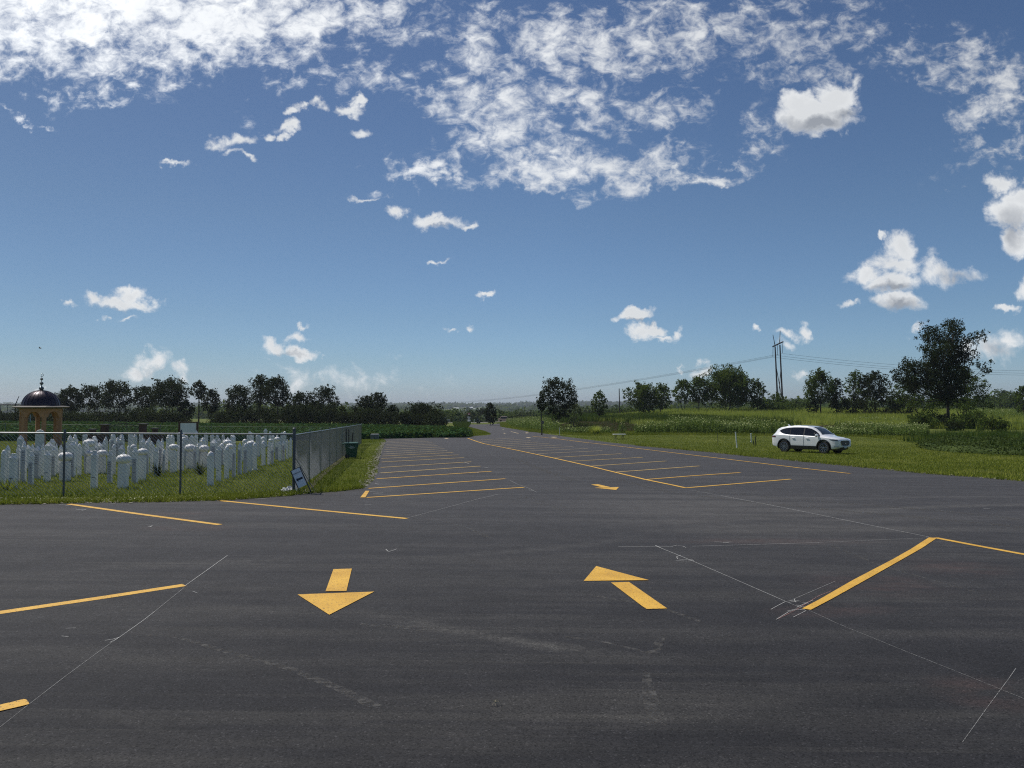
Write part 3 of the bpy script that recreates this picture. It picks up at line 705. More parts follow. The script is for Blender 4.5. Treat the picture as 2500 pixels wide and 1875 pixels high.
# ---------------------------------------------------------------- chain-link fences
def fabric(pts,h0,h1,sp,r,name,mat,parent):
    """two sets of slanting wires between consecutive posts, pts world xy"""
    Vs=[];Fs=[]; nb=0
    for a,b_ in zip(pts[:-1],pts[1:]):
        a=np.array(a[:2]);b_=np.array(b_[:2]); L=np.linalg.norm(b_-a); d=(b_-a)/L; nrm=np.array([-d[1],d[0]]); H=h1-h0
        for sgn in (1,-1):
            s0s=np.arange(-H,L+H,sp)
            for s0 in s0s:
                # wire from (s0,0) to (s0+sgn*H,H) clipped to [0,L]
                z0,z1=0.0,H; e0,e1=s0,s0+sgn*H
                lo,hi=0.0,1.0
                ds=e1-e0
                for bound,sg in ((0,1),(L,-1)):
                    # sg*(e0+t*ds-bound)>=0
                    v0=sg*(e0-bound); v1=sg*(e1-bound)
                    if v0<0 and v1<0: lo,hi=1,0; break
                    if v0<0: lo=max(lo,v0/(v0-v1))
                    elif v1<0: hi=min(hi,v0/(v0-v1))
                if hi-lo<1e-3: continue
                P_=[]
                for t_ in (lo,hi):
                    s=e0+t_*ds; q=a+d*s; z=h0+H*t_+Tz(*q); P_.append((q,z,s))
                off=nrm*r*sgn
                for q,z,s in P_:
                    for k in range(3):
                        an=2*math.pi*k/3; o_=nrm*math.cos(an)*r+off; o2=d*math.sin(an)*r*.8
                        Vs.append((q[0]+o_[0]+o2[0],q[1]+o_[1]+o2[1],z+math.sin(an)*r*.6))
                for k in range(3): Fs.append((nb+k,nb+(k+1)%3,nb+3+(k+1)%3,nb+3+k))
                nb+=6
    me=fastmesh(name,np.array(Vs),np.array(Fs),4)
    return link(name,me,mat,parent)
WIREM='wire'
def fence(name,label,posts,h,rp,rail_r,sp,wire_r,mat_post,mat_rail,corner=None):
    e=thing(name,label,'fence',(0,0,0))
    for i,p in enumerate(posts):
        z=Tz(p[0],p[1]); hh=h+.03; rr=rp
        if corner is not None and i in corner: hh=corner[i]; rr=rp*1.6
        mb=MB(); mb.tube((p[0],p[1],z-.1),(p[0],p[1],z+hh),rr,rr,10)
        mb.lathe([(rr*1.15,z+hh),(rr*1.1,z+hh+.02),(rr*.4,z+hh+.05)],10,p[0],p[1])
        mb.build('post',mat_post,e,True)
    top=[(p[0],p[1],Tz(p[0],p[1])+h-rail_r) for p in posts]
    MB().path(top,rail_r,8).build('top_rail',mat_rail,e,True)
    if sp: fabric(posts,.03,h-.02,sp,wire_r,'chain_link_mesh',M[WIREM],e)
    return e
cr=G(717,1204)
fp=[G(155,1212.5),G(440,1208.5),cr]
dv=fp[0][:2]-fp[1][:2]; l2=fp[0][:2]+dv; l3=l2+dv
fh=at_dist(440,1057,fp[1][1])[2]-fp[1][2]
fence('chain_link_fence','chain link fence along the front of the cemetery, pale top rail and grey posts',[l3,l2,fp[0],fp[1],cr],fh,.024,.020,.085,.0042,M['post_grey'],M['steel'],{4:fh+.10})
far_end=G(882,1083.5)
sd=[cr[:2]+(far_end[:2]-cr[:2])*t_ for t_ in np.linspace(0,1,12)]
M['wire_dim']=simple('weathered_wire',(.30,.32,.36),(.24,.26,.30),.6,8,.2)
WIREM='wire_dim'
fs_=fence('chain_link_fence','long chain link fence receding from the corner post to the crop field',sd[0:1]+sd[1:],fh-.02,.020,.016,.075,.0043,M['box_dim'],M['steel'],None)
bk=[far_end[:2]]+[np.array([far_end[0]-k*3.6,far_end[1]-k*.22]) for k in range(1,11)]
fence('chain_link_fence','low rear fence of the cemetery with thin pale rail before the crop',bk,1.22,.02,.012,.16,.0025,M['box_dim'],M['box_dim'])
patch('bare_soil',wpx([(722,16.2),(742,16.6),(766,19),(800,24),(835,31),(872,45),(879,47),(862,44),(826,32),(790,24.5),(752,19)]),M['dirt'],.012,1.0)
# ---------------------------------------------------------------- gazebo
M['stucco']=simple('orange_stucco',(.50,.265,.13),(.40,.21,.10),.85,6,bmp=.3)
M['dome']=simple('dark_dome_metal',(.045,.03,.045),(.025,.018,.03),.38,3,.5)
M['cornice']=simple('grey_cornice',(.15,.135,.12),(.10,.09,.08),.7,5)
M['finial']=simple('patinated_metal',(.28,.30,.30),(.15,.17,.17),.4,12,.7)
gy=43.0; gx=(101-1250)/F*gy; gz=Tz(gx,gy)
gaz=thing('domed_gazebo','six-columned orange stucco gazebo with a black ribbed dome and crescent finial','gazebo',(gx,gy,gz),0)
tw=math.atan2(-gy,-gx)     # direction to the viewer
a0=tw+R(8.5)
Rc=1.02; hx=[(Rc*math.cos(a0+k*math.pi/3),Rc*math.sin(a0+k*math.pi/3)) for k in range(6)]
for k in range(6):
    mb=MB().taper(.22,.22,.22,.22,-.05,1.762); mb.taper(.31,.31,.31,.31,-.05,.12)
    mb.build('column',M['stucco'],gaz,False,(hx[k][0],hx[k][1],0),(0,0,a0+k*math.pi/3),.01)
arcade=MB()
for k in range(6):
    p=Vector(hx[k]); q=Vector(hx[(k+1)%6]); L=(q-p).length; ang=math.atan2(q.y-p.y,q.x-p.x); mid=(p+q)/2
    ar=.34; pts=[(-L/2-.08,1.76),(-ar,1.76)]+[(-ar*math.cos(t_),1.76+.33*math.sin(t_)) for t_ in np.linspace(.12,math.pi-.12,11)]+[(ar,1.76),(L/2+.08,1.76),(L/2+.08,2.27),(-L/2-.08,2.27)]
    mb=MB().extr(pts,-.13,.13)
    ca,sa=math.cos(ang),math.sin(ang)
    arcade.add([(mid.x+v[0]*ca-v[1]*sa,mid.y+v[0]*sa+v[1]*ca,v[2]+.0007*k) for v in mb.v],mb.f)
arcade.build('arcade',M['stucco'],gaz)
def hexring(rs):
    mb=MB(); vs=[];fs=[]
    for r_,z in rs:
        for k in range(6): vs.append((r_*math.cos(a0+k*math.pi/3),r_*math.sin(a0+k*math.pi/3),z))
    for i in range(len(rs)-1):
        for k in range(6): fs.append((i*6+k,i*6+(k+1)%6,(i+1)*6+(k+1)%6,(i+1)*6+k))
    fs.append(tuple(reversed(range(6)))); fs.append(tuple((len(rs)-1)*6+k for k in range(6)))
    return mb.add(vs,fs)
hexring([(1.36,2.27),(1.42,2.30),(1.56,2.33),(1.60,2.37),(1.52,2.41),(1.2,2.44)]).build('cornice',M['cornice'],gaz)
dm=MB(); nseg=24; prof=[(1.0*math.cos(t_),2.44+.94*math.sin(t_)) for t_ in np.linspace(0,1.5,14)]
dome=dm.lathe(prof,48).build('dome',M['dome'],gaz,True)
rb=MB()
for k in range(nseg):
    a=2*math.pi*k/nseg+.1
    pr=[((1.005*math.cos(t_))*math.cos(a),(1.005*math.cos(t_))*math.sin(a),2.44+.945*math.sin(t_)) for t_ in np.linspace(0,1.45,10)]
    rb.path(pr,.014,4)
rb.build('standing_seams',M['dome'],dome)
fn=MB().lathe([(.05,3.36),(.11,3.42),(.135,3.50),(.11,3.57),(.03,3.62),(.025,3.70),(.08,3.74),(.11,3.80),(.08,3.86),(.025,3.90),(.02,3.98),(.06,4.01),(.085,4.06),(.06,4.11),(.018,4.14),(.014,4.22)],14)
fo=fn.build('finial',M['finial'],gaz,True)
cm=MB(); cpt=[(.085*math.cos(t_),0,4.30+.085*math.sin(t_)) for t_ in np.linspace(-2.2,1.9,14)]
cm.path(cpt,.014,5); 
for k in range(5):
    a=2*math.pi*k/5; cm.tube((-.02,0,4.31),(-.02+.05*math.cos(a),0,4.31+.05*math.sin(a)),.012,.003,4)
cm.build('crescent',M['finial'],gaz,False,None,(0,0,tw+math.pi/2))
me_=G(98,1094); 
mm=MB().extr([(-.22,0),(.22,0),(.22,.85),(.16,1.0),(.05,1.06),(-.12,1.03),(-.2,.9)],-.09,.09)
tag(mm.build('memorial_stone',M['marble2'],None,False,(onG(99,40)[0],40,Tz(onG(99,40)[0],40)),(0,0,R(30)),.03),'pale rounded memorial stone standing in front of the gazebo','memorial stone')
# ---------------------------------------------------------------- brick gate
M['brick']=None
m,t,b,o=nt('brick'); br=N(t,'ShaderNodeTexBrick'); br.inputs['Scale'].default_value=5; br.inputs['Color1'].default_value=(.10,.045,.035,1); br.inputs['Color2'].default_value=(.07,.032,.028,1); br.inputs['Mortar'].default_value=(.14,.12,.11,1)
mp=N(t,'ShaderNodeMapping'); mp.inputs['Rotation'].default_value=(R(90),0,0); t.links.new(objco(t),mp.inputs[0]); t.links.new(mp.outputs[0],br.inputs[0]); t.links.new(br.outputs[0],b.inputs['Base Color']); b.inputs['Roughness'].default_value=.9; M['brick']=m
YG=47.5
def gz_(px): p=onG(px,YG); return p
gt=thing('entrance_gate','brick entrance walls with four capped pillars around an arched iron gate','gate',gz_(303),0)
base=gz_(303)
def zt(px,py): return at_dist(px,py,YG)[2]-base[2]
for (px,pt,wd,) in ((228,1047,.27),(257,1035.5,.36),(350,1033.5,.36),(380,1044.5,.27)):
    x=(px-303)/F*YG; zt_=zt(px,pt)
    pi_=MB().box(x-wd/2,x+wd/2,-wd/2,wd/2,-.1,zt_-.10).build('pillar',M['brick'],gt)
    MB().taper(wd*1.1,wd*1.1,wd*1.5,wd*1.5,zt_-.10,zt_-.06,x,0).taper(wd*1.5,wd*1.5,wd*1.4,wd*1.4,zt_-.058,zt_,x,0).build('capstone',M['cornice'],pi_)
for x0,x1 in ((205,219),(237,244)):pass
for a_,b_ in ((232.5,250.5),(356.5,375.5),(384.5,398),(210,223.5)):
    xa=(a_-303)/F*YG; xb=(b_-303)/F*YG
    w_=MB().box(xa,xb,-.15,.15,-.1,zt(300,1062)).build('brick_wall',M['brick'],gt); MB().box(xa,xb,-.19,.19,zt(300,1062)+.002,zt(300,1062)+.05).build('wall_coping',M['cornice'],w_)
ig=MB(); xa=(265-303)/F*YG; xb=(342-303)/F*YG
for k in range(25):
    x=xa+(xb-xa)*k/24; u=abs(k/12-1); top=zt(303,1033)-.32*u**1.6
    ig.tube((x,0,-.0),(x,0,top),.011,.011,5)
prev=None
for k in range(25):
    x=xa+(xb-xa)*k/24; u=abs(k/12-1); top=zt(303,1033)-.32*u**1.6; q=(x,0,top)
    if prev: ig.tube(prev,q,.02,.02,5)
    prev=q
ig.tube((xa,0,.15),(xb,0,.15),.015,.015,5); ig.tube((xa,0,.75),(xb,0,.75),.015,.015,5)
ig.build('iron_gate',M['dark_steel'],gt)
# blank board on posts
bp=onG(461,46); bd=thing('notice_board','blank pale notice board in a dark brown frame behind the gravestones','notice board',bp,R(12))
z0=at_dist(461,1057.5,46)[2]-bp[2]; z1=at_dist(461,1032.5,46)[2]-bp[2]; hw=18.3/F*46
MB().box(-hw,hw,-.02,.02,z0,z1).build('panel',M['board_white'],bd)
for s in (-1,1): MB().box(s*(hw+.06)-.055,s*(hw+.06)+.055,-.06,.06,-.1,z1+.08).build('post',M['brown_frame'],bd)
MB().box(-hw,hw,-.045,.045,z1+.003,z1+.07).build('frame_rail',M['brown_frame'],bd)
MB().box(-hw,hw,-.045,.045,z0-.07,z0-.003).build('frame_rail',M['brown_frame'],bd)
# slender dark evergreen, spiky plants
def spiky(px,py,n,L,label,seed):
    rr=random.Random(seed); p=G(px,py); mb=MB()
    for k in range(n):
        a=rr.uniform(0,6.28); el=rr.uniform(.25,1.35); l=L*rr.uniform(.6,1.05); c=math.cos(el); w=.018
        d=Vector((math.cos(a)*c,math.sin(a)*c,math.sin(el))); s=Vector((-math.sin(a),math.cos(a),0))*w
        b0=Vector((0,0,0)); m1=d*l*.5+Vector((0,0,.02)); tip=d*l-Vector((0,0,l*.05))
        mb.add([b0-s*.7,b0+s*.7,m1+s,m1-s,tip],[(0,1,2,3),(3,2,4)])
    o=mb.build('yucca_plant',M['leaf_dark'],None,False,p); tag(o,label,'plant')
spiky(386,1163,38,.60,'spiky dark yucca left of the right fence post','1'); spiky(489,1160,38,.55,'spiky dark yucca right of the right fence post','2')
# ================================================================ leaf clouds
def leaves(cent,rad,cnt,size,seed=0,shell=.55,flat=1.0,aspect=1.6):
    """cent Nx3, rad N(x3) -> quads"""
    g=np.random.default_rng(seed); cent=np.asarray(cent,float); rad=np.asarray(rad,float)
    if rad.ndim==1: rad=np.repeat(rad[:,None],3,1)
    idx=np.repeat(np.arange(len(cent)),cnt) if np.ndim(cnt) else np.repeat(np.arange(len(cent)),int(cnt))
    n=len(idx); d=g.normal(size=(n,3)); d/=np.linalg.norm(d,axis=1)[:,None]
    rr=g.uniform(0,1,n)**shell
    # ragged: some sprays stick out
    rr*=1+.35*(g.uniform(0,1,n)**6)
    c=cent[idx]+d*rr[:,None]*rad[idx]
    u=g.normal(size=(n,3)); u/=np.linalg.norm(u,axis=1)[:,None]
    v=np.cross(u,g.normal(size=(n,3))); v/=np.linalg.norm(v,axis=1)[:,None]
    s=size*g.uniform(.6,1.3,n)[:,None]
    u*=s*.5*aspect; v*=s*.5
    V=np.stack([c-u,c-v*.9,c+u,c+v*.9],1)
    return V.reshape(-1,3), np.arange(n*4).reshape(-1,4)
def leafobj(name,V,Fc,mat,parent=None,loc=None):
    return link(name,fastmesh(name,V,Fc,4),mat,parent,loc)
def tree(px,ytop,wpx_,Y,label,mat='leaf_dark',seed=0,crown=.28,name='tree',group=None,lean=0,density=1.0,leaf=None,stems=1,lobes=None,nl=None,cat='tree',ybase=None,trunk_r=None,inner=True):
    g=np.random.default_rng(seed+100); rr=random.Random(seed+5)
    b=onG(px,Y); 
    H=at_dist(px,ytop,Y)[2]-b[2]; W=wpx_/F*Y*(1.12 if lobes else 1.32); 
    leaf=leaf or max(.12,Y*.0015)
    e=thing(name,label,cat,b,0,group)
    L=[]; Rr=[]
    if lobes:
        for (lx,ly,lr) in lobes:
            p=at_dist(lx,ly,Y); r_=lr/F*Y
            L.append((p[0]-b[0],g.normal()*W*.13,p[2]-b[2])); Rr.append(r_*(1.42 if 'tallest on the right' in label else 1.15))
    else:
        nl=nl or int(17+W*1.1); zb=H*crown
        for k in range(nl):
            f=(k+.5)/nl; z=zb+(H-zb)*(.08+.84*f)
            env=math.sin(math.pi*min(1,max(.0,(.16+.78*f))))**.55*W/2
            a=k*2.4+g.normal()*.4; q=g.uniform(.3,1.0)
            r_=W*g.uniform(.12,.20)
            rad=max(0,env-r_*.8)*q**.5
            L.append((math.cos(a)*rad+lean*H*f, math.sin(a)*rad, min(z,H-r_*.9))); Rr.append(r_)
        L.append((lean*H,0,H-W*.13)); Rr.append(W*.14)
    L=np.array(L); Rr=np.array(Rr)
    # sub-clumps around every lobe give an uneven outline
    sub=[];sr=[]
    for p,r_ in zip(L,Rr):
        for _ in range(9):
            d=g.normal(size=3); d/=np.linalg.norm(d)
            sub.append(p+d*r_*g.uniform(.6,1.3)); sr.append(r_*g.uniform(.15,.42))
    C_=np.vstack([L,np.array(sub)]); R_=np.concatenate([Rr*.85,np.array(sr)])
    area=4*math.pi*R_**2
    cnt=np.maximum(6,(area/(leaf*leaf)*.36*density)).astype(int)
    V,Fc=leaves(C_,R_,cnt,leaf,seed)
    leafobj('crown',V,Fc,M[mat],e)
    # trunk and limbs
    mb=MB(); tr=trunk_r or max(.06,H*.017)
    for s_ in range(stems):
        a=s_*2.3+rr.random(); off=Vector((math.cos(a)*tr*1.6,math.sin(a)*tr*1.6,0)) if stems>1 else Vector((0,0,0))
        fork=Vector((off.x*3+lean*H*.2,off.y*2,H*max(crown,.18)*rr.uniform(.8,1.1)))
        r0=tr/(stems**.5)
        mb.tube(off+Vector((0,0,-.3)),off*.9+Vector((0,0,.35)),r0*1.5,r0*1.05,7); mb.tube(off*.9+Vector((0,0,.35)),fork,r0*1.05,r0*.72,7)
        idx=[i for i in range(len(L)) if i%stems==s_]
        for i in idx:
            p=Vector(L[i]); midp=fork.lerp(p,.5)+Vector((g.normal()*.04*W,g.normal()*.04*W,-.04*H))
            rb_=r0*rr.uniform(.25,.45)
            mb.tube(fork,midp,rb_,rb_*.7,5); mb.tube(midp,p,rb_*.7,rb_*.2,5)
            for q in range(3):
                j=len(L)+i*9+rr.randrange(9)
                if j<len(C_): mb.tube(midp.lerp(p,rr.uniform(.3,.9)),Vector(C_[j]),rb_*.35,.008,4,False)
    mb.build('trunk',M['bark'],e,True)
    return e
LT='trees of the wooded hedge behind the crop field'
YL=145
lt=[ # px, ytop, w, Y, mat, crown, stems, label
 (172,945,58,148,.33,1,'dark tree directly right of the gazebo dome'),
 (224,940,54,150,.40,2,'dark loose tree, second right of the gazebo dome'),
 (284,930,76,146,.38,2,'broad dark tree with flat crown above the brick gate'),
 (353,942,50,150,.42,1,'narrow dark tree between two broad crowns above the gate'),
 (414,925,88,144,.42,3,'broad many-stemmed dark tree above the notice board'),
 (486,930,36,150,.60,1,'sparse tree with a bare lower trunk right of the notice board'),
 (516,949,42,147,.30,1,'small round-topped tree beside the sparse tree'),
 (582,938,66,146,.12,1,'triangular dark tree left of the tallest pair'),
 (634,916,54,150,.42,1,'left one of the two tallest dark trees'),
 (678,918,66,148,.40,1,'right one of the two tallest dark trees'),
 (734,957,64,144,.14,1,'lower dark tree just above the corner post of the fence'),
 (793,943,64,146,.14,2,'dense dark tree right of the corner post'),
 (893,966,52,148,.10,1,'left half of the dark pair beyond the green bin'),
 (921,956,56,148,.10,1,'peaked dark tree beyond the utility box'),
 (960,988,32,150,.10,1,'small dark tree at the right end of the hedge'),
 (1033,984,86,146,.04,3,'wide low dark bush tree at the end of the crop field')]
for i,(px,yt,w,Y,cr_,st,lb) in enumerate(lt):
    tree(px,yt,w,Y,lb,'leaf_dark',i*3+1,cr_,group=LT,stems=st,density=.8 if cr_>.35 else 1.0)
tree(455,978,34,143,'low spreading branch crown right of the many-stemmed tree','leaf_dark',77,.3,group=LT,density=.8)
tree(835,990,24,150,'small slim tree in the gap of the hedge','leaf_mid',78,.1,group=LT)
# hedge undergrowth: separate shrubs
hs=np.random.default_rng(5); k=0
spots=[(-30,1003,75),(22,1008,60),(60,1004,45),(95,1012,60),(150,1008,60),(200,1010,60),(250,1006,70),(300,1004,70),(345,1003,60),(392,1002,70),(440,1012,50),(545,1004,60),(590,1000,60),(640,996,60),(690,998,70),(740,990,70),(790,992,70),(842,1010,40),(870,1008,50),(905,1000,70),(945,1006,50),(985,1010,40),(1015,1006,60),(1060,1010,50)]
names=['behind the left edge of the cemetery','far left beyond the gazebo','seen through the left gazebo arch','seen through the gazebo columns','right behind the gazebo','between gazebo and brick gate','above the left gate pillar','above the iron gate','above the right gate pillar','left of the notice board','in the gap right of the notice board','below the small round-topped tree','below the triangular tree','under the left tallest tree','under the right tallest tree','above the fence corner post','beyond the side fence','in the hedge gap by the slim tree','left under the dark pair','under the peaked tree','right of the peaked tree','near the right end of the hedge','left under the wide bush tree','right under the wide bush tree']
for i,((px,yt,w),nm_) in enumerate(zip(spots,names)):
    tree(px,yt-2+hs.uniform(-4,3),w*1.2,136+hs.uniform(0,6),'dark undergrowth shrub '+nm_,'leaf_dark',200+i,.0,name='shrub',group='shrubs under the hedge trees',nl=12,cat='shrub',density=.9,trunk_r=.04)
# centre and right trees
tree(1197,984,28,176,'small dark cone-shaped tree where the drive ends','leaf_dark',31,.12)
tree(1358,921,92,122,'big dense almost black tree right of the drive','leaf_dark',32,.12,stems=3,density=1.5,
  lobes=[(1345,940,17),(1360,935,16),(1375,943,15),(1391,950,15),(1396,970,14),(1333,950,13),(1332,968,14),(1350,965,20),(1375,972,20),(1397,988,12),(1342,985,15),(1360,995,18),(1382,998,15),(1352,1008,10),(1370,1012,9)])
tree(1400,985,44,125,'grey-green bush leaning on the big black tree','leaf_grey',33,.0,name='shrub',cat='shrub',nl=9)
tree(1463,954,35,150,'small upright tree left of the thin utility pole','leaf_mid',34,.18)
tree(1567,937,72,160,'round green tree right of the thin utility pole','leaf_mid',35,.2,stems=2)
tree(1612,938,46,158,'ragged tree leaning right beside the round green tree','leaf_mid',36,.2,lean=.06)
tree(1668,926,46,168,'left small tree of the trio before the power line','leaf_mid',37,.30,stems=2)
tree(1706,918,50,168,'middle tree of the trio before the power line','leaf_mid',38,.25)
tree(1777,896,108,168,'largest broad green tree left of the wooden pylon','leaf_mid',39,.16,stems=3,density=1.1)
tree(1849,927,42,166,'slender tree just left of the wooden pylon','leaf_mid',40,.1)
tree(1897,960,58,176,'leafy bush at the foot of the wooden pylon','leaf_mid',41,.0,name='shrub',cat='shrub',nl=10)
tree(1905,984,90,165,'low pale green hedge bush before the pylon','leaf_light',42,.0,name='shrub',cat='shrub',nl=12)
tree(2003,904,66,150,'leftmost tree of the dark group right of the pylon','leaf_mid',43,.30)
tree(2042,922,40,150,'narrow second tree of the dark group right of the pylon','leaf_dark',44,.12)
tree(2088,905,48,152,'third tree of the dark group right of the pylon','leaf_mid',45,.16)
tree(2136,907,66,150,'fourth tree of the dark group, bare trunk visible','leaf_dark',46,.34)
for i,(px,yt,w,Y,lb) in enumerate(((2065,975,50,148,'dark bush between second and third group tree'),(2110,972,60,147,'dark bush under the fourth group tree'),(2165,966,60,147,'dark bush right of the tree group'),(2205,960,60,146,'dark bush left behind the big leaning tree'),(1985,975,30,150,'low bush left under the tree group'),(1935,986,70,190,'low dark bush right behind the pylon'))):
    tree(px,yt,w,Y,lb,'leaf_dark',60+i,.0,name='shrub',cat='shrub',nl=9,group='bushes below the right-hand trees')
tree(2347,892,120,128,'rounder green tree behind the big wind-bent tree','leaf_mid',47,.05,stems=3,
 lobes=[(2340,915,18),(2362,918,20),(2380,935,20),(2392,955,18),(2350,945,26),(2375,965,24),(2330,970,24),(2360,985,22),(2395,980,16),(2320,990,20)])
tree(2235,915,110,120,'broad green bush tree left behind the wind-bent tree','leaf_mid',48,.0,stems=3,
 lobes=[(2205,935,18),(2225,928,18),(2250,935,22),(2200,955,18),(2230,965,26),(2260,965,24),(2215,985,18),(2250,992,20),(2280,985,20),(2195,975,13)])
tree(2314,781,200,104,'big wind-bent tree with dark airy crown, tallest on the right','leaf_dark',49,.3,density=1.05,leaf=.17,trunk_r=.24,
 lobes=[(2292,808,17),(2330,793,15),(2308,800,14),(2352,812,16),(2368,828,14),(2376,822,10),(2335,822,22),(2300,832,22),(2280,822,10),(2352,845,22),(2318,855,26),(2372,862,14),(2283,855,16),(2360,878,20),(2330,885,26),(2300,880,24),
  (2262,856,13),(2250,848,9),(2256,870,11),(2275,885,18),(2255,905,16),(2235,898,11),(2215,900,12),(2202,893,8),(2198,912,11),(2190,922,8),(2220,920,16),(2245,925,20),(2275,915,24),(2305,915,26),(2340,915,26),(2368,905,12),(2240,945,14),(2275,945,22),(2310,948,24),(2345,945,22),(2215,940,12),(2300,970,16),(2335,970,16),(2365,950,12),(2215,890,16),(2240,902,18),(2225,935,18),(2255,930,20),(2372,900,13),(2386,925,10),(2205,965,12),(2300,860,20),(2345,870,20)])
tree(2498,940,34,140,'tree cut off by the right edge of the view','leaf_mid',50,.1)
for i,(px,yt,w,Y,mt,lb) in enumerate(((2250,1008,66,100,'leaf_mid','round dark green bush left below the big wind-bent tree'),(2300,1010,40,101,'leaf_dark','bush at the trunk foot of the big wind-bent tree'),(2352,1008,58,98,'leaf_mid','green bush right of the wind-bent tree trunk'),(2330,1030,36,92,'leaf_dark','low dark bush before the wind-bent tree trunk'),(2420,1018,62,88,'leaf_mid','upright twiggy bush at the right of the lawn'),(2385,1002,40,110,'leaf_mid','bush behind the twiggy bush'))):
    tree(px,yt,w,Y,lb,mt,80+i,.0,name='shrub',cat='shrub',nl=12,group='bushes around the wind-bent tree',leaf=.16)
# young tree with a small plate at the verge
yt_=onG(1325,86)
tree(1322,957,26,86,'young thin-stemmed tree on the right verge of the drive','leaf_dark',51,.55,trunk_r=.055,nl=9,leaf=.16,density=1.2,
 lobes=[(1322,966,6),(1318,975,7),(1327,978,7),(1314,985,7),(1322,988,8),(1330,990,6),(1318,996,5),(1326,998,4)])
# valley trees behind the crest
vt=np.random.default_rng(9)
vl=[(1075,996,50,'leaf_mid'),(1110,1000,50,'leaf_light'),(1150,1001,44,'leaf_grey'),(1178,996,40,'leaf_dark'),(1222,1003,44,'leaf_light'),(1252,1004,50,'leaf_light'),(1282,1003,52,'leaf_grey'),(1312,1004,44,'leaf_light'),(1338,1002,50,'leaf_light'),(1425,996,60,'leaf_grey'),(1440,1003,50,'leaf_grey'),(1500,998,60,'leaf_mid'),(1540,1000,50,'leaf_mid'),(1635,996,50,'leaf_mid'),(1092,1003,36,'leaf_mid'),(985,1004,60,'leaf_mid'),(860,1000,50,'leaf_mid'),(838,1003,50,'leaf_light')]
vn=['left of the drive, above the crop','left of the drive end','behind the road sign stack','dark one by the cone-shaped tree','just right of the cone-shaped tree','right of the drive end','willow-like, halfway to the young tree','left of the young tree','behind the young tree','grey, right of the big black tree','grey, left of the small upright tree','behind the thin utility pole','left under the round green tree','between round tree and trio','low, left of the sign stack','right of the dark hedge','in the hedge gap far behind','pale one in the hedge gap']
for i,((px,yt,w,mt),nm_) in enumerate(zip(vl,vn)):
    tree(px,yt,w,vt.uniform(255,300),'distant valley tree '+nm_,mt,300+i,.05,name='valley_tree',nl=12,group='trees in the valley beyond the crest',leaf=.5)
# woods far right behind the field
for i,(px,yt,w,Y,lb) in enumerate(((1960,974,60,300,'hazy far tree crown right of the pylon'),(2410,966,60,310,'hazy far tree right of the wind-bent tree'),(2450,952,64,330,'highest hazy crown near the right edge'),(2478,962,50,300,'hazy far tree left of the edge tree'),(2430,975,60,280,'low hazy tree before the far crowns'),(1925,982,50,300,'low hazy crown behind the hedge bush'))):
    tree(px,yt,w,Y,lb,'leaf_mid',400+i,.05,name='far_tree',nl=12,group='far trees at the right',leaf=.55)
# far woods: one mass that nobody could count
fw=np.random.default_rng(21); cs=[];rs=[]
for _ in range(9000):
    a=fw.uniform(-.76,.78); Y=math.exp(fw.uniform(math.log(420),math.log(5200)))
    x=a*Y
    nz=math.sin(x*.006+Y*.0015)+math.sin(Y*.0043+1.3+x*.0009)+.6*math.sin(x*.019+Y*.011)
    if nz<(.25 if Y>900 else -.2): continue
    if -.10<a<-.03 and 1250<Y<2150: continue
    r_=fw.uniform(4,8)*(1+Y/5000*.8); cs.append((x,Y,zfar_(x,Y)+r_*.55)); rs.append((r_*1.25,r_*1.25,r_*.85))
V,Fc=leaves(np.array(cs),np.array(rs),26,1.0,3)
# scale leaf size with distance: rebuild by group
Vn=V.reshape(-1,4,3); cen=Vn.mean(1,keepdims=True); sc=np.clip(cen[:,:,1:2]*.0045,2.0,14); Vn=cen+(Vn-cen)*sc
leafobj('far_woods',Vn.reshape(-1,3),Fc,M['leaf_mid'],None); tag(bpy.data.objects['far_woods'],'hazy woods covering the far hills','woods',kind='stuff')
# ================================================================ crops and grass
def sample_poly(P,n,seed=0,near=None):
    g=np.random.default_rng(seed); P=np.array([p[:2] for p in P]); lo=P.min(0); hi=P.max(0); out=[]
    tot=0
    while tot<n:
        q=g.uniform(lo,hi,(n*2,2))
        if near: # more samples close to the viewer
            q=q[g.uniform(0,1,len(q))<np.clip((near/np.maximum(q[:,1],1))**1.5,0,1)]
        q=q[inside(P,q[:,0],q[:,1])]; out.append(q); tot+=len(q)
    return np.vstack(out)[:n]
def blades(name,P,n,h,w,mat,label,cat,seed=0,near=None,exclude=None,lean=.35,zoff=0,hfun=None,clump=None):
    g=np.random.default_rng(seed+1); q=sample_poly(P,n,seed,near)
    if clump:
        f=np.sin(q[:,0]*clump+1.7*np.sin(q[:,1]*clump*.6))*np.sin(q[:,1]*clump*.8+2)
        q=q[g.uniform(-1,1,len(q))<f+.45]
    if exclude is not None: q=q[~exclude(q[:,0],q[:,1])]
    n=len(q); z=T(q[:,0],q[:,1])+zoff
    hh=g.uniform(h[0],h[1],n)
    if hfun is not None: hh*=hfun(q[:,0],q[:,1])
    a=g.uniform(0,6.28,n); ww=w*g.uniform(.6,1.4,n); ll=g.uniform(0,lean,n)*hh; b_=g.uniform(0,6.28,n)
    V=np.zeros((n,3,3)); dx=np.cos(a)*ww/2; dy=np.sin(a)*ww/2
    V[:,0]=np.stack([q[:,0]-dx,q[:,1]-dy,z],1); V[:,1]=np.stack([q[:,0]+dx,q[:,1]+dy,z],1)
    V[:,2]=np.stack([q[:,0]+np.cos(b_)*ll,q[:,1]+np.sin(b_)*ll,z+hh],1)
    o=link(name,fastmesh(name,V.reshape(-1,3),np.arange(n*3).reshape(-1,3),3),mat); tag(o,label,cat,kind='stuff'); return o
inlot=lambda x,y: inside(lotpoly,x,y)
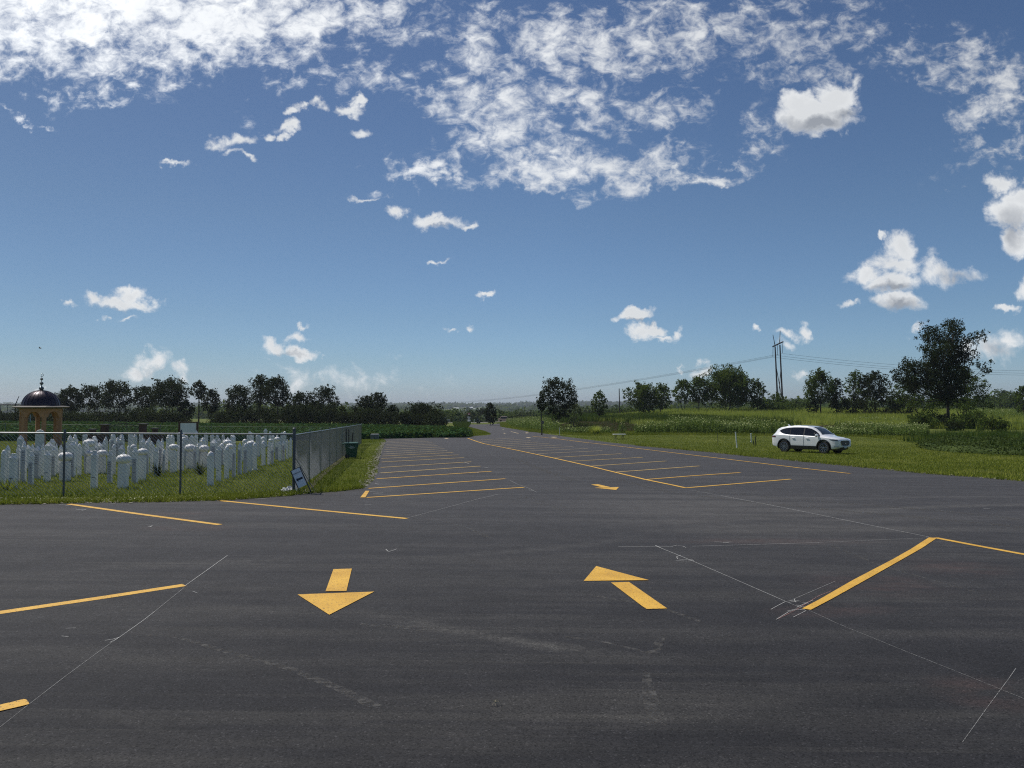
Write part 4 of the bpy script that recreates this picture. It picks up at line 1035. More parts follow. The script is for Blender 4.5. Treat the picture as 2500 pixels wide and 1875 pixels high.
Lverge=[G(-680,1249),G(-250,1240),G(0,1233),G(250,1229),G(400,1226),G(560,1222),G(640,1217.5),G(700,1212),G(760,1205),G(830,1200),G(888,1194),G(915,1166),G(926,1120),G(942,1075),onG(880,55),onG(500,53),onG(0,50),onG(-350,42),onG(-900,36)]
blades('lawn_grass',Lverge,210000,(.03,.085),.016,M['lawn'],'mown grass of the cemetery and its verge','grass',1,near=17,exclude=inlot,lean=.8)
blades('lawn_tufts',Lverge,34000,(.06,.17),.02,M['lawn'],'taller unmown tufts of grass between the gravestones','grass',2,near=17,exclude=inlot,clump=1.1)
Rlawn=[G(1251,1048),G(1416,1071),G(1551,1087.5),G(1700,1101),G(1950,1126),G(2254,1156),G(2500,1175),G(2700,1192),G(3000,1214),onG(3300,14),onG(3500,36),onG(3300,60),onG(2700,68),onG(2260,72),onG(2100,84),onG(1700,86),onG(1400,90),onG(1290,120)]
blades('lawn_grass',Rlawn,230000,(.04,.11),.026,M['lawn'],'mown lawn right of the asphalt where the car stands','grass',3,near=30,exclude=inlot,lean=.8)
blades('lawn_tufts',[onG(1290,100),onG(1400,84),onG(1700,80),onG(2100,76),onG(2260,64),onG(2260,74),onG(2100,88),onG(1700,90),onG(1400,94),onG(1290,118)],40000,(.12,.35),.045,M['lawn'],'longer grass along the foot of the sunflowers','grass',4)
blades('lawn_grass',[G(942,1074),G(950,1069.7),G(1051,1066.7),G(1147,1065.6),G(1199,1060.5),G(1185,1053),G(1148,1042.8),onG(1120,120),onG(1120,90),onG(1090,73.5),onG(880,62),onG(878,52)],30000,(.05,.14),.03,M['lawn'],'grass strip and traffic island before the crop field','grass',5,exclude=inlot)
blades('lawn_grass',[onG(1221,150),onG(1240,120),onG(1260,100),onG(1330,84),onG(1350,100),onG(1300,140),onG(1280,215),onG(1212,215)],26000,(.06,.2),.05,M['lawn'],'grass verge right of the drive','grass',6,exclude=inlot)
EDG=[G(-250,1242),G(0,1235),G(250,1231),G(400,1228.5),G(560,1224),G(700,1214),G(760,1207),G(830,1202),G(890,1195),G(880,1190),G(700,1207),G(400,1222),G(0,1229),G(-250,1235)]
blades('edge_weeds',EDG,9000,(.05,.16),.02,M['lawn'],'ragged weeds hanging over the near edge of the asphalt','grass',91,lean=1.2,zoff=.015,clump=3.1)
EDR=[G(1551,1089),G(1700,1102.5),G(1950,1128),G(2254,1158),G(2500,1177.5),G(2700,1195),G(2700,1188),G(2254,1153),G(1950,1123.5),G(1700,1099),G(1551,1085.5)]
blades('edge_weeds',EDR,9000,(.05,.15),.03,M['lawn'],'ragged weeds along the lawn side of the asphalt','grass',92,lean=1.2,zoff=.015,clump=1.7)
blades('soil_weeds',wpx([(1362,104),(1420,91),(1520,91),(1668,99),(1598,120),(1552,136),(1440,156),(1350,124)]),5000,(.15,.45),.09,M['tall_grass_dark'],'thin weeds scattered over the bare soil patch','weeds',93,clump=.9)
# clover flowers
cp=sample_poly([G(0,1232),G(300,1228),G(560,1221.5),G(700,1211.5),G(780,1203.5),G(780,1199),G(560,1214),G(300,1219),G(0,1221)],900,8)
cp=np.column_stack([cp,T(cp[:,0],cp[:,1])]); M['clover']=simple('clover_white',(.62,.62,.50),(.45,.45,.33),.8,30)
specks('clover_flowers',cp,.011,M['clover'],'small white clover flowers dotted along the left verge',.06,'flowers')
# soybean field
fieldP=[onG(-1100,40)[:2],onG(-420,44)[:2],onG(0,50.5)[:2],onG(400,53.5)[:2],onG(883,64)[:2],onG(1051,72.5)[:2],onG(1058,78)[:2],onG(1066,73)[:2],onG(1130,74)[:2],onG(1143,77)[:2],onG(1141,95)[:2],onG(1120,112)[:2],onG(1060,132)[:2],onG(600,138)[:2],onG(-1100,110)[:2]]
def cropz(x,y): return .62+.05*np.sin(x*1.9+np.sin(y*2.3))+.05*np.sin(y*2.7+x*.7)+.04*np.sin(x*5.1)*np.sin(y*4.3)
def canopy(name,P,step,hf,mat,label,cat,nleaf,leaf,seed,near,hmax=None,low=.0):
    me=drape(resample(P,1.0),step,0,name)
    co=np.zeros(len(me.vertices)*3,dtype=np.float32); me.vertices.foreach_get('co',co); co=co.reshape(-1,3)
    co[:,2]+=hf(co[:,0],co[:,1])-.10; me.vertices.foreach_set('co',co.ravel())
    bm=bmesh.new(); bm.from_mesh(me); be=[e for e in bm.edges if e.is_boundary]; r_=bmesh.ops.extrude_edge_only(bm,edges=be)
    for v in r_['geom']:
        if isinstance(v,bmesh.types.BMVert): v.co.z=Tz(v.co.x,v.co.y)-.05
    bm.to_mesh(me); bm.free()
    g=np.random.default_rng(seed)
    q=sample_poly(P,nleaf,seed,near); zz=T(q[:,0],q[:,1])+hf(q[:,0],q[:,1])+g.normal(0,.05,len(q))
    # leaves on the side faces too
    PP=np.array([p[:2] for p in resample(P,.5)]); m_=nleaf//6; k=g.integers(0,len(PP),m_); e_=PP[k]+g.uniform(-.5,.5,(m_,2))
    w_=np.clip((near/np.maximum(e_[:,1],1))**1.0,0,1); e_=e_[g.uniform(0,1,m_)<w_]
    ez=T(e_[:,0],e_[:,1])+hf(e_[:,0],e_[:,1])*g.uniform(low,1.0,len(e_))
    c=np.vstack([np.column_stack([q,zz]),np.column_stack([e_,ez])]); n=len(c)
    u=g.normal(size=(n,3)); u[:,2]*=.45; u/=np.linalg.norm(u,axis=1)[:,None]; v=np.cross(u,g.normal(size=(n,3))); v/=np.linalg.norm(v,axis=1)[:,None]
    s=leaf*g.uniform(.6,1.3,n)[:,None]*np.clip(c[:,1:2]/60,.8,2.0); u=u*s*.6; v=v*s*.5
    V=np.stack([c-u,c-v,c+u,c+v],1).reshape(-1,3)
    bv=np.zeros(len(me.vertices)*3,dtype=np.float32); me.vertices.foreach_get('co',bv); bv=bv.reshape(-1,3)
    fc=[tuple(p.vertices) for p in me.polygons]; off=len(bv)
    me2=bpy.data.meshes.new(name); allv=np.vstack([bv,V]); lf=(np.arange(n*4).reshape(-1,4)+off)
    tri=[f for f in fc if len(f)==3]; quad=[f for f in fc if len(f)==4]
    loops=np.concatenate([np.array(tri,dtype=np.int32).ravel(),np.array(quad,dtype=np.int32).ravel() if quad else np.zeros(0,np.int32),lf.astype(np.int32).ravel()])
    starts=np.concatenate([np.arange(len(tri))*3,len(tri)*3+np.arange(len(quad)+len(lf))*4]).astype(np.int32)
    me2.vertices.add(len(allv)); me2.vertices.foreach_set('co',allv.astype(np.float32).ravel()); me2.loops.add(len(loops)); me2.loops.foreach_set('vertex_index',loops)
    me2.polygons.add(len(starts)); me2.polygons.foreach_set('loop_start',starts); me2.update(calc_edges=True); me2.validate()
    return tag(link(name,me2,mat),label,cat,kind='stuff')
canopy('soybean_crop',fieldP,.9,cropz,M['crop'],'dark green soybean crop behind the cemetery and the stalls','crop',110000,.17,31,60)
# vine ground cover on the right
vineP=[onG(2254,57)[:2],onG(2262,51)[:2],onG(2330,47)[:2],onG(2400,45)[:2],onG(2500,43)[:2],onG(2700,42)[:2],onG(3300,40)[:2],onG(3300,62)[:2],onG(2700,64)[:2],onG(2500,64)[:2],onG(2400,66)[:2],onG(2300,66)[:2]]
canopy('ground_vines',vineP,.6,lambda x,y:.42+.12*np.sin(x*1.3)*np.sin(y*1.1)+.08*np.sin(x*3.1+y),M['leaf_vine'],'dark leafy ground-covering vines at the right of the lawn','plants',34000,.13,33,60)
blades('vine_grass',[onG(2200,66)[:2],onG(2260,58)[:2],onG(2500,42)[:2],onG(2640,40)[:2],onG(3300,38)[:2],onG(3300,80)[:2],onG(2440,84)[:2],onG(2300,84)[:2]],30000,(.3,.9),.035,M['tall_grass_dark'],'rank grass growing through the vines','grass',34)
# grassy bank beyond the sunflowers
bankP=[onG(1590,108)[:2],onG(1660,104)[:2],onG(1900,102)[:2],onG(2060,112)[:2],onG(2230,100)[:2],onG(2700,90)[:2],onG(3400,84)[:2],onG(3400,150)[:2],onG(2900,165)[:2],onG(2400,178)[:2],onG(2000,180)[:2],onG(1640,178)[:2],onG(1480,182)[:2],onG(1430,150)[:2],onG(1500,140)[:2]]
blades('tall_grass',bankP,185000,(.5,1.1),.09,M['tall_grass'],'bright tall grass on the bank before the right-hand trees','grass',41,near=105,exclude=lambda x,y:(np.sin(x*.16+1)*np.sin(y*.13)>.55)&(y<135))
darkP=[onG(1400,150)[:2],onG(1480,143)[:2],onG(1560,130)[:2],onG(1610,116)[:2],onG(1680,105)[:2],onG(1880,103)[:2],onG(1980,108)[:2],onG(1990,122)[:2],onG(1800,128)[:2],onG(1640,140)[:2],onG(1560,160)[:2],onG(1400,172)[:2]]
blades('tall_grass',darkP,52000,(.6,1.3),.11,M['tall_grass_dark'],'dark green weeds along the near foot of the grassy bank','grass',42,near=110,clump=.33,exclude=lambda x,y: np.random.default_rng(5).uniform(size=x.shape)<np.clip((1250+F*x/y-1700)/260,0,1))
blades('tall_grass',[onG(1260,215)[:2],onG(1330,150)[:2],onG(1400,142)[:2],onG(1440,165)[:2],onG(1500,190)[:2],onG(1440,215)[:2]],40000,(.5,1.2),.12,M['tall_grass_dark'],'rough dark weeds beside the big black tree','grass',43)
blades('tall_grass',[onG(1105,215)[:2],onG(1110,160)[:2],onG(1120,118)[:2],onG(1141,100)[:2],onG(1142,150)[:2],onG(1146,180)[:2],onG(1150,212)[:2]],14000,(.3,.8),.1,M['tall_grass_dark'],'weeds between the crop field and the drive','grass',44)
# sunflowers: leafy stalks with pale nodding heads
def sunflowers(P,n,h,label,seed,name='sunflowers',headp=.72,hf=None):
    g=np.random.default_rng(seed); q=sample_poly(P,n,seed); z=T(q[:,0],q[:,1]); hh=g.uniform(h[0],h[1],n)
    if hf is not None: hh*=hf(q[:,0],q[:,1])
    Vs=[]; mats=[]
    for j in range(11):   # leaves up the stalk
        f=.12+.085*j; a=g.uniform(0,6.28,n); l=g.uniform(.10,.21,n)*(1.15-.4*f); c=np.column_stack([q,z+hh*f])
        d=np.stack([np.cos(a),np.sin(a),np.full(n,-.35)],1)*l[:,None]; s=np.stack([-np.sin(a),np.cos(a),np.zeros(n)],1)*(l*.42)[:,None]
        Vs.append(np.stack([c,c+d*.55+s,c+d*1.15,c+d*.55-s],1)); mats.append(np.zeros(n,int))
    top=np.column_stack([q,z]); w=np.zeros((n,3)); w[:,0]=.012
    Vs.append(np.stack([top-w,top+w,np.column_stack([q,z+hh])+w,np.column_stack([q,z+hh])-w],1)); mats.append(np.zeros(n,int))
    k=g.uniform(0,1,n)<headp; c=np.column_stack([q,z+hh])[k]; m_=len(c); r_=g.uniform(.04,.085,m_)[:,None]
    a=g.uniform(0,6.28,m_); u=np.stack([np.cos(a),np.sin(a),np.zeros(m_)],1)*r_; v=np.cross(u/r_,np.stack([np.cos(a+1.57)*.5,np.sin(a+1.57)*.5,np.full(m_,.6)],1)); v=v/np.linalg.norm(v,axis=1)[:,None]*r_
    for b0 in (0,1): 
        s2=.72
        Vs.append(np.stack([c-u+0*v,c-v,c+u,c+v],1) if b0==0 else np.stack([c-(u+v)*s2,c+(u-v)*s2,c+(u+v)*s2,c-(u-v)*s2],1)); mats.append(np.ones(m_,int))
    V=np.vstack(Vs); me=fastmesh(name,V.reshape(-1,3),np.arange(len(V)*4).reshape(-1,4),4)
    me.materials.append(M['sun_leaf']); me.materials.append(M['sun_head']); me.polygons.foreach_set('material_index',np.concatenate(mats).astype(np.int32))
    return tag(link(name,me),label,'sunflowers',kind='stuff')
hv=lambda x,y: .72+.28*np.sin(x*.45+1)*np.sin(x*.21)+.12*np.sin(x*1.9)
sunflowers([onG(1545,86)[:2],onG(1600,84.5)[:2],onG(1780,82)[:2],onG(1925,81)[:2],onG(1920,88)[:2],onG(1780,96)[:2],onG(1640,94)[:2],onG(1560,91)[:2]],2300,(1.2,2.0),'tall bed of pale nodding sunflowers left of the car',51,hf=hv)
sunflowers([onG(1995,80)[:2],onG(2100,77)[:2],onG(2262,73)[:2],onG(2268,84)[:2],onG(2120,91)[:2],onG(2010,89)[:2]],2000,(.9,1.6),'bed of pale nodding sunflowers right of the car',52,hf=hv)
sunflowers([onG(1360,93)[:2],onG(1395,89)[:2],onG(1480,88)[:2],onG(1500,91)[:2],onG(1400,94)[:2]],260,(.4,.9),'short scattered sunflowers left of the folding table',53)
sunflowers([onG(1250,145)[:2],onG(1290,112)[:2],onG(1350,98)[:2],onG(1372,102)[:2],onG(1345,140)[:2],onG(1300,200)[:2],onG(1235,205)[:2]],2200,(.6,1.4),'weedy sunflowers lining the right side of the drive',54)
sunflowers([onG(2080,118)[:2],onG(2200,112)[:2],onG(2220,118)[:2],onG(2100,126)[:2]],260,(.5,1.0),'sparse pale flowers far behind the car',55)
sunflowers([onG(2360,130)[:2],onG(2700,120)[:2],onG(2700,165)[:2],onG(2360,170)[:2]],2400,(.9,1.6),'yellow-green sunflower field at the far right',56,headp=.5)
for px,lb,s_ in ((1518,'single white-topped plant right behind the folding table',1),(1483,'small pale plant left of the folding table',2)):
    p=onG(px,84 if s_==1 else 88)[:2]; o=sunflowers([p+np.array([-.35,-.3]),p+np.array([.35,-.3]),p+np.array([.35,.3]),p+np.array([-.35,.3])],14 if s_==1 else 7,(1.0,1.5) if s_==1 else (.5,.8),lb,60+s_,'flowering_plant'); o['category']='plant'; del o['kind']
# bright grass clump left of the table
def clump(px,Y,n,h,label,mat,seed,w=.6):
    p=onG(px,Y); g=np.random.default_rng(seed); a=g.uniform(0,6.28,n); r_=g.uniform(0,w,n)**.7; hh=h*g.uniform(.5,1,n)
    b0=np.stack([np.cos(a)*r_*.4,np.sin(a)*r_*.4,np.zeros(n)],1); tp=np.stack([np.cos(a)*r_,np.sin(a)*r_,hh],1); s=np.stack([-np.sin(a),np.cos(a),np.zeros(n)],1)*.025
    V=np.stack([b0-s,b0+s,tp],1).reshape(-1,3); o=link('grass_clump',fastmesh('grass_clump',V,np.arange(n*3).reshape(-1,3),3),mat,None,p); tag(o,label,'plant')
clump(1451,86,900,1.25,'bright green bushy grass clump left of the folding table',M['tall_grass'],71,1.1)
clump(20,17.6,60,.35,'straggly weed before the fence at the left edge',M['lawn'],72,.3)
clump(2455,62,500,1.1,'coarse grass clump above the vines on the right',M['tall_grass_dark'],73,1.4)
# ================================================================ white car
m,t,b,o=nt('white_car_paint'); b.inputs['Base Color'].default_value=(.80,.81,.82,1); b.inputs['Roughness'].default_value=.25; b.inputs['Coat Weight'].default_value=1; b.inputs['Coat Roughness'].default_value=.04
n_=noise(t,.8,3,.5,objco(t)); t.links.new(ramp(t,n_,[(.3,(.76,.77,.79)),(.7,(.82,.83,.84))]),b.inputs['Base Color']); M['car']=m
def glassy(name,c,rough=.05):
    m,t,b,o=nt(name); n_=noise(t,1.2,2,.5,objco(t)); t.links.new(ramp(t,n_,[(.3,c),(.7,tuple(v*1.3 for v in c))]),b.inputs['Base Color'])
    b.inputs['Roughness'].default_value=rough; b.inputs['Specular IOR Level'].default_value=.6; return m
M['glass_dark']=glassy('tinted_glass',(.008,.009,.012)); M['windscreen']=glassy('windscreen_glass',(.03,.04,.045),.03)
M['tyre']=simple('tyre_rubber',(.02,.02,.02),(.012,.012,.012),.85,20); M['rim']=simple('alloy_rim',(.36,.37,.39),(.25,.25,.27),.35,10,.9)
M['lamp_glass']=glassy('headlamp_glass',(.03,.035,.05)); M['red_lamp']=simple('red_lamp',(.10,.006,.006),(.06,.004,.004),.2,8)
M['plate']=simple('number_plate',(.45,.50,.50),(.36,.42,.44),.4,30); M['chrome']=simple('chrome',(.6,.6,.6),(.5,.5,.5),.15,8,1)
SX=[-2.28,-2.24,-2.12,-1.95,-1.7,-1.3,-.8,-.3,.2,.5,.75,1.0,1.2,1.4,1.65,1.9,2.08,2.2,2.27]
ZB=[.48,.40,.34,.30,.27,.25,.24,.24,.24,.24,.24,.24,.24,.25,.26,.27,.30,.36,.44]
ZS=[.96,1.02,1.06,1.10,1.11,1.10,1.08,1.065,1.05,1.04,1.035,1.02,1.00,.98,.96,.93,.90,.87,.80]
ZR=[1.00,1.10,1.27,1.47,1.575,1.635,1.675,1.68,1.665,1.61,1.50,1.33,1.16,1.07,1.04,1.00,.96,.915,.84]
HW=[.78,.83,.88,.905,.92,.92,.92,.92,.92,.92,.92,.92,.92,.92,.915,.90,.87,.82,.74]
HR=[.62,.60,.60,.61,.63,.65,.66,.66,.65,.64,.645,.67,.73,.78,.77,.73,.67,.58,.46]
def sec(x):
    zb,zs,zr,hw,hr=[float(np.interp(x,SX,A)) for A in (ZB,ZS,ZR,HW,HR)]
    dz=zr-zs
    return [(0,zb),(.80*hw,zb),(.955*hw,zb+.05),(.985*hw,zb+.14),(.975*hw,zb+.42*(zs-zb)),(hw,zb+.72*(zs-zb)),(.985*hw,zs-.02),(.955*hw,zs+.01),
            (hr+.035,zr-.055-.06*min(1,dz/.5)),(hr-.03,zr-.03),(hr*.6,zr-.006),(0,zr)]
def car_body():
    mb=MB(); xs=sorted(set(list(SX)+[round(v,2) for v in np.arange(-2.2,2.25,.12)])); n=len(sec(0)); ring=2*n-2; vs=[];fs=[]
    for x in xs:
        s=sec(x); vs+=[(x,-y,z) for y,z in s]+[(x,y,z) for y,z in reversed(s[1:-1])]
    for i in range(len(xs)-1):
        for k in range(ring): fs.append((i*ring+k,i*ring+(k+1)%ring,(i+1)*ring+(k+1)%ring,(i+1)*ring+k))
    fs.append(tuple(reversed(range(ring)))); fs.append(tuple((len(xs)-1)*ring+k for k in range(ring)))
    return mb.add(vs,fs)
WB=1.35; WR=.362
def gh(x,f,off=.012):
    """point on the glasshouse side, f 0..1 from shoulder to roof rail; y negative = right side"""
    s=sec(x); a,b_=s[7],s[8]; y=a[0]+(b_[0]-a[0])*f; z=a[1]+(b_[1]-a[1])*f
    nx=(b_[1]-a[1]); nz=-(b_[0]-a[0]); L=math.hypot(nx,nz) or 1
    return (y+nx/L*off, z+nz/L*off)
carloc_r=G(1910,1103.6); 
hd=R(141.5); dirv=np.array([math.sin(hd),math.cos(hd)]); rightv=np.array([math.cos(hd),-math.sin(hd)])
S=1.0
# contact of the near rear wheel -> centre
cc=carloc_r[:2]+dirv*(WB*S)-rightv*(.80*S)+np.array([.12,0]); 
dz_=math.atan2(Tz(*(cc+dirv*1.3))-Tz(*(cc-dirv*1.3)),2.6); dr_=math.atan2(Tz(*(cc-rightv*.8))-Tz(*(cc+rightv*.8)),1.6)
car=thing('parked_car','white five-door crossover car parked on the lawn, facing right','car',(cc[0],cc[1],Tz(*cc)+.0))
car.rotation_euler=(0,0,math.atan2(dirv[1],dirv[0])); car.scale=(.965,1,1.02)
car.rotation_mode='XYZ'; car.rotation_euler=(dr_*1.0,-dz_,math.atan2(dirv[1],dirv[0]))
bd_=car_body().build('body',M['car'],car,True)
# wheel arches cut out of the body
cut=MB()
for sx_ in (-WB,WB):
    for s in (-1,1):
        cut.tube((sx_,s*.62,WR+.015),(sx_,s*1.1,WR+.015),.455,.455,32)
co_=link('cutter',cut.mesh('cutter'))
md=bd_.modifiers.new('b','BOOLEAN'); md.operation='DIFFERENCE'; md.object=co_; md.solver='EXACT'
dg=bpy.context.evaluated_depsgraph_get(); bpy.context.view_layer.update()
car_mw=car.matrix_world.copy(); co_.parent=car
bpy.context.view_layer.update(); dg=bpy.context.evaluated_depsgraph_get()
nm=bpy.data.meshes.new_from_object(bd_.evaluated_get(dg)); bd_.modifiers.clear()
if len(nm.polygons)>100: bd_.data=nm
bpy.data.objects.remove(co_)
try: bd_.data.set_sharp_from_angle(angle=R(32))
except Exception: pass
# glass
def side_glass(xs,lo,hi,s,name,par=car):
    mb=MB(); vs=[]
    for x,a,b_ in zip(xs,lo,hi):
        for f in (a,b_):
            y,z=gh(x,f); vs.append((x,s*y,z))
    mb.add(vs,[(2*i,2*i+2,2*i+3,2*i+1) for i in range(len(xs)-1)]); return mb.build(name,M['glass_dark'],par,True)
for s in (-1,1):
    pb=MB(); xs_=[-1.70,-1.55,-1.3,-1.0,-.7,-.3,.1,.45,.7,.9,1.05]; lo_=[.58,.26,.09,.04,.03,.03,.03,.03,.04,.05,.07]; hi_=[.66,.86,.95,.97,.98,.98,.98,.97,.93,.84,.55]; vs=[]
    for x_,a_,b2_ in zip(xs_,lo_,hi_):
        for k_ in range(4):
            y_,z_=gh(x_,a_+(b2_-a_)*k_/3,.006); vs.append((x_,s*y_,z_))
    pb.add(vs,[(4*i+k_,4*i+4+k_,4*i+5+k_,4*i+1+k_) for i in range(len(xs_)-1) for k_ in range(3)]).build('pillar_trim',M['black'],car,True)
    side_glass([-1.72,-1.6,-1.4,-1.15,-.95],[.62,.30,.12,.07,.06],[.68,.84,.92,.95,.96],s,'quarter_window')
    side_glass([-.92,-.7,-.45,-.2,-.02],[.06]*5,[.96]*5,s,'rear_side_window')
    side_glass([.06,.25,.45,.6,.8,1.0,1.1],[.06,.06,.06,.06,.07,.08,.10],[.96,.96,.95,.94,.90,.75,.3],s,'front_side_window')
    MB().tube((-1.75,s*gh(-1.7,.6,.008)[0],gh(-1.7,.6)[1]-.02),(-1.2,s*(gh(-1.2,.0,.01)[0]),gh(-1.2,0.03)[1]),.012,.012,5).path([(x,s*gh(x,.02,.012)[0],gh(x,.02)[1]) for x in (-1.2,-.8,-.3,.2,.7,1.12)],.010,5).build('window_trim',M['chrome'],car)
def top_glass(xs,ys,name,mat,off=.006):
    mb=MB(); vs=[]
    for x in xs:
        s=sec(x); P=[(0,s[11][1]),(s[10][0],s[10][1]),(s[9][0],s[9][1]),(s[8][0],s[8][1])]
        wl=min(s[9][0]+.02,s[8][0])
        for fy in ys:
            y=abs(fy)*wl; z=float(np.interp(y,[p[0] for p in P],[p[1] for p in P])); vs.append((x+ (off if x>0 else -off),math.copysign(y,fy) if fy else 0,z+off))
    n=len(ys); mb.add(vs,[(i*n+k,i*n+k+1,(i+1)*n+k+1,(i+1)*n+k) for i in range(len(xs)-1) for k in range(n-1)]); return mb.build(name,mat,car,True)
yy=[-1,-.75,-.45,-.2,0,.2,.45,.75,1]
top_glass([.52,.62,.75,.88,1.0,1.1,1.19],yy,'windscreen',M['windscreen'])
top_glass([-2.22,-2.12,-2.03,-1.99],[v*.92 for v in yy],'rear_window',M['glass_dark'])
# wheels
def wheel(x,s):
    e=thing('wheel',None,None,(x,s*.80,WR)); e.parent=car
    def ax(mb):  # lathe around z -> around y
        mb.v=[(v[0],s*v[2],v[1]) for v in mb.v]; return mb
    ax(MB().lathe([(.262,-.11),(.335,-.115),(WR-.006,-.085),(WR,-.04),(WR,.04),(WR-.006,.085),(.335,.112),(.268,.108),(.262,.06)],36)).build('tyre',M['tyre'],e,True)
    rm=MB().lathe([(.265,.06),(.262,.10),(.245,.105),(.24,.06)],32)
    rm.lathe([(.055,.05),(.055,.098),(.02,.102)],14)
    for k in range(10):
        a=k*2*math.pi/10+ (0 if k%2 else .10)
        c,s2=math.cos(a),math.sin(a)
        def P(r_,w,z): return (r_*c-w*s2,r_*s2+w*c,z)
        rm.add([P(.04,-.010,.09),P(.04,.010,.09),P(.25,.017,.10),P(.25,-.017,.10),P(.04,-.010,.07),P(.04,.010,.07),P(.25,.017,.075),P(.25,-.017,.075)],[(0,1,2,3),(4,7,6,5),(0,4,5,1),(1,5,6,2),(2,6,7,3),(3,7,4,0)])
    ax(rm).build('rim',M['rim'],e,False)
    ax(MB().lathe([(.26,-.08),(.26,.035)],24)).build('brake_disc',M['black'],e)
    return e
for x in (-WB,WB):
    for s in (-1,1): wheel(x,s)
# dark lower cladding, arch trims
for s in (-1,1):
    mb=MB(); xs=np.arange(-.90,.91,.1); vs=[]
    for x in xs:
        q=sec(x); vs+= [(x,s*(q[2][0]+.012),q[2][1]-.045),(x,s*(q[3][0]+.014),q[3][1]+.07)]
    mb.add(vs,[(2*i,2*i+2,2*i+3,2*i+1) for i in range(len(xs)-1)]); mb.build('sill_cladding',M['black'],car)
    for sx_ in (-WB,WB):
        tr=MB(); prev=None
        pts=[(sx_+.470*math.cos(a),WR+.015+.470*math.sin(a)) for a in np.linspace(-.12,math.pi+.12,22)]
        vs=[]
        for x,z in pts:
            q=sec(max(-2.26,min(2.26,x))); yo=float(np.interp(z,[p[1] for p in q[2:8]],[p[0] for p in q[2:8]]))
            dx=(x-sx_)/.470; dzz=(z-WR-.015)/.470
            vs+=[(x-dx*.03,s*(yo+.010),z-dzz*.03),(x+dx*.018,s*(yo+.012),z+dzz*.018)]
        tr.add(vs,[(2*i,2*i+2,2*i+3,2*i+1) for i in range(len(pts)-1)]); tr.build('arch_trim',M['black'],car)
    for sx_ in (-WB,WB):
        li=MB(); pr=[(sx_+.441*math.cos(a),WR+.015+.441*math.sin(a)) for a in np.linspace(-.35,math.pi+.35,20)]
        vs=[]
        for x,z in pr: vs+=[(x,s*.60,z),(x,s*.90,z)]
        li.add(vs,[(2*i,2*i+2,2*i+3,2*i+1) for i in range(19)]); li.add([(x,s*.615,z) for x,z in pr],[tuple(range(20))]); li.build('wheel_arch_liner',M['black'],car)
    # door seams and handles
    for x0 in (-.93,.02,1.06):
        q=[(x0+(.10 if x0==1.06 else 0)*0,s*(sec(x0)[k][0]+.003),sec(x0)[k][1]) for k in (3,4,5,6,7)]
        MB().path(q,.007,4).build('door_seam',M['ink'],car)
    for x0 in (-.78,.18):
        q=sec(x0); MB().tube((x0,s*(q[5][0]+.022),.93),(x0+.2,s*(q[5][0]+.022),.925),.016,.016,6).build('door_handle',M['car'],car,True)
    mi=MB().lathe([(.02,-.10),(.08,-.09),(.105,-.02),(.10,.05),(.05,.09)],12); mi.v=[(v[0]*.8,v[2]*1.15,v[1]*.85) for v in mi.v]
    mr=mi.build('wing_mirror',M['car'],car,True,(.98,s*1.02,1.10)); MB().box(-.04,.04,-.12,.0,-.10,-.05).build('mirror_foot',M['black'],mr,loc=(0,s*-.02 if s<0 else .08,0))
    # headlamp wraps round the corner
    hl=MB(); vs=[]
    for x,zl,zh in ((1.72,.865,.885),(1.85,.82,.875),(2.0,.80,.875),(2.12,.785,.865),(2.2,.775,.85),(2.25,.77,.83)):
        q=sec(x); 
        for z in (zl,zh):
            yo=float(np.interp(z,[p[1] for p in q[2:9]],[p[0] for p in q[2:9]])); vs.append((x+.012,s*(yo+.012),z))
    hl.add(vs,[(2*i,2*i+2,2*i+3,2*i+1) for i in range(5)]); hl.build('headlight',M['lamp_glass'],car,True)
    tl=MB(); vs=[]
    for x in (-1.93,-2.05,-2.15,-2.23,-2.27):
        q=sec(x)
        for z in (.93,1.02):
            yo=float(np.interp(z,[p[1] for p in q[2:8]],[p[0] for p in q[2:8]])); vs.append((x-.012,s*(yo+.012),z))
    tl.add(vs,[(2*i,2*i+2,2*i+3,2*i+1) for i in range(4)]); tl.build('tail_light',M['red_lamp'],car,True)
    bs=MB(); vs=[]
    for x,zl,zh in ((2.00,.425,.445),(2.1,.42,.45),(2.2,.42,.455),(2.26,.43,.46)):
        q=sec(x)
        for z in (zl,zh):
            yo=float(np.interp(z,[p[1] for p in q[2:9]],[p[0] for p in q[2:9]])); vs.append((x+.012,s*(yo+.012),z))
    bs.add(vs,[(2*i,2*i+2,2*i+3,2*i+1) for i in range(3)]); bs.build('bumper_slot',M['black'],car)
# grille, lower lip, plate
gr=MB(); gp=[(-.50,.80),(.50,.80),(.56,.72),(.42,.54),(.26,.485),(-.26,.485),(-.42,.54),(-.56,.72)]
n=len(gp); gr.add([(2.30-abs(y)*.05,y,z) for y,z in gp]+[(2.2,y,z) for y,z in gp],[tuple(range(n)),tuple(reversed(range(n,2*n)))]+[(i,(i+1)%n,n+(i+1)%n,n+i) for i in range(n)])
gr.build('grille',M['black'],car)
gc=MB(); gc.path([(2.305-abs(y)*.05,y*1.02,z) for y,z in [(-.56,.72),(-.42,.53),(-.26,.478),(.26,.478),(.42,.53),(.56,.72)]],.014,6).build('grille_surround',M['chrome'],car)
MB().taper(.08,.10,.02,.04,0,.05).build('badge',M['chrome'],car,False,(2.295,0,.64),(0,R(90),0))
lip=MB(); vs=[]
for y in (-.72,-.55,-.3,0,.3,.55,.72):
    x=2.25-abs(y)**2*.28; vs+=[(x,y,.27),(x+.035,y,.40)]
lip.add(vs,[(2*i,2*i+2,2*i+3,2*i+1) for i in range(6)]).build('lower_bumper',M['black'],car)
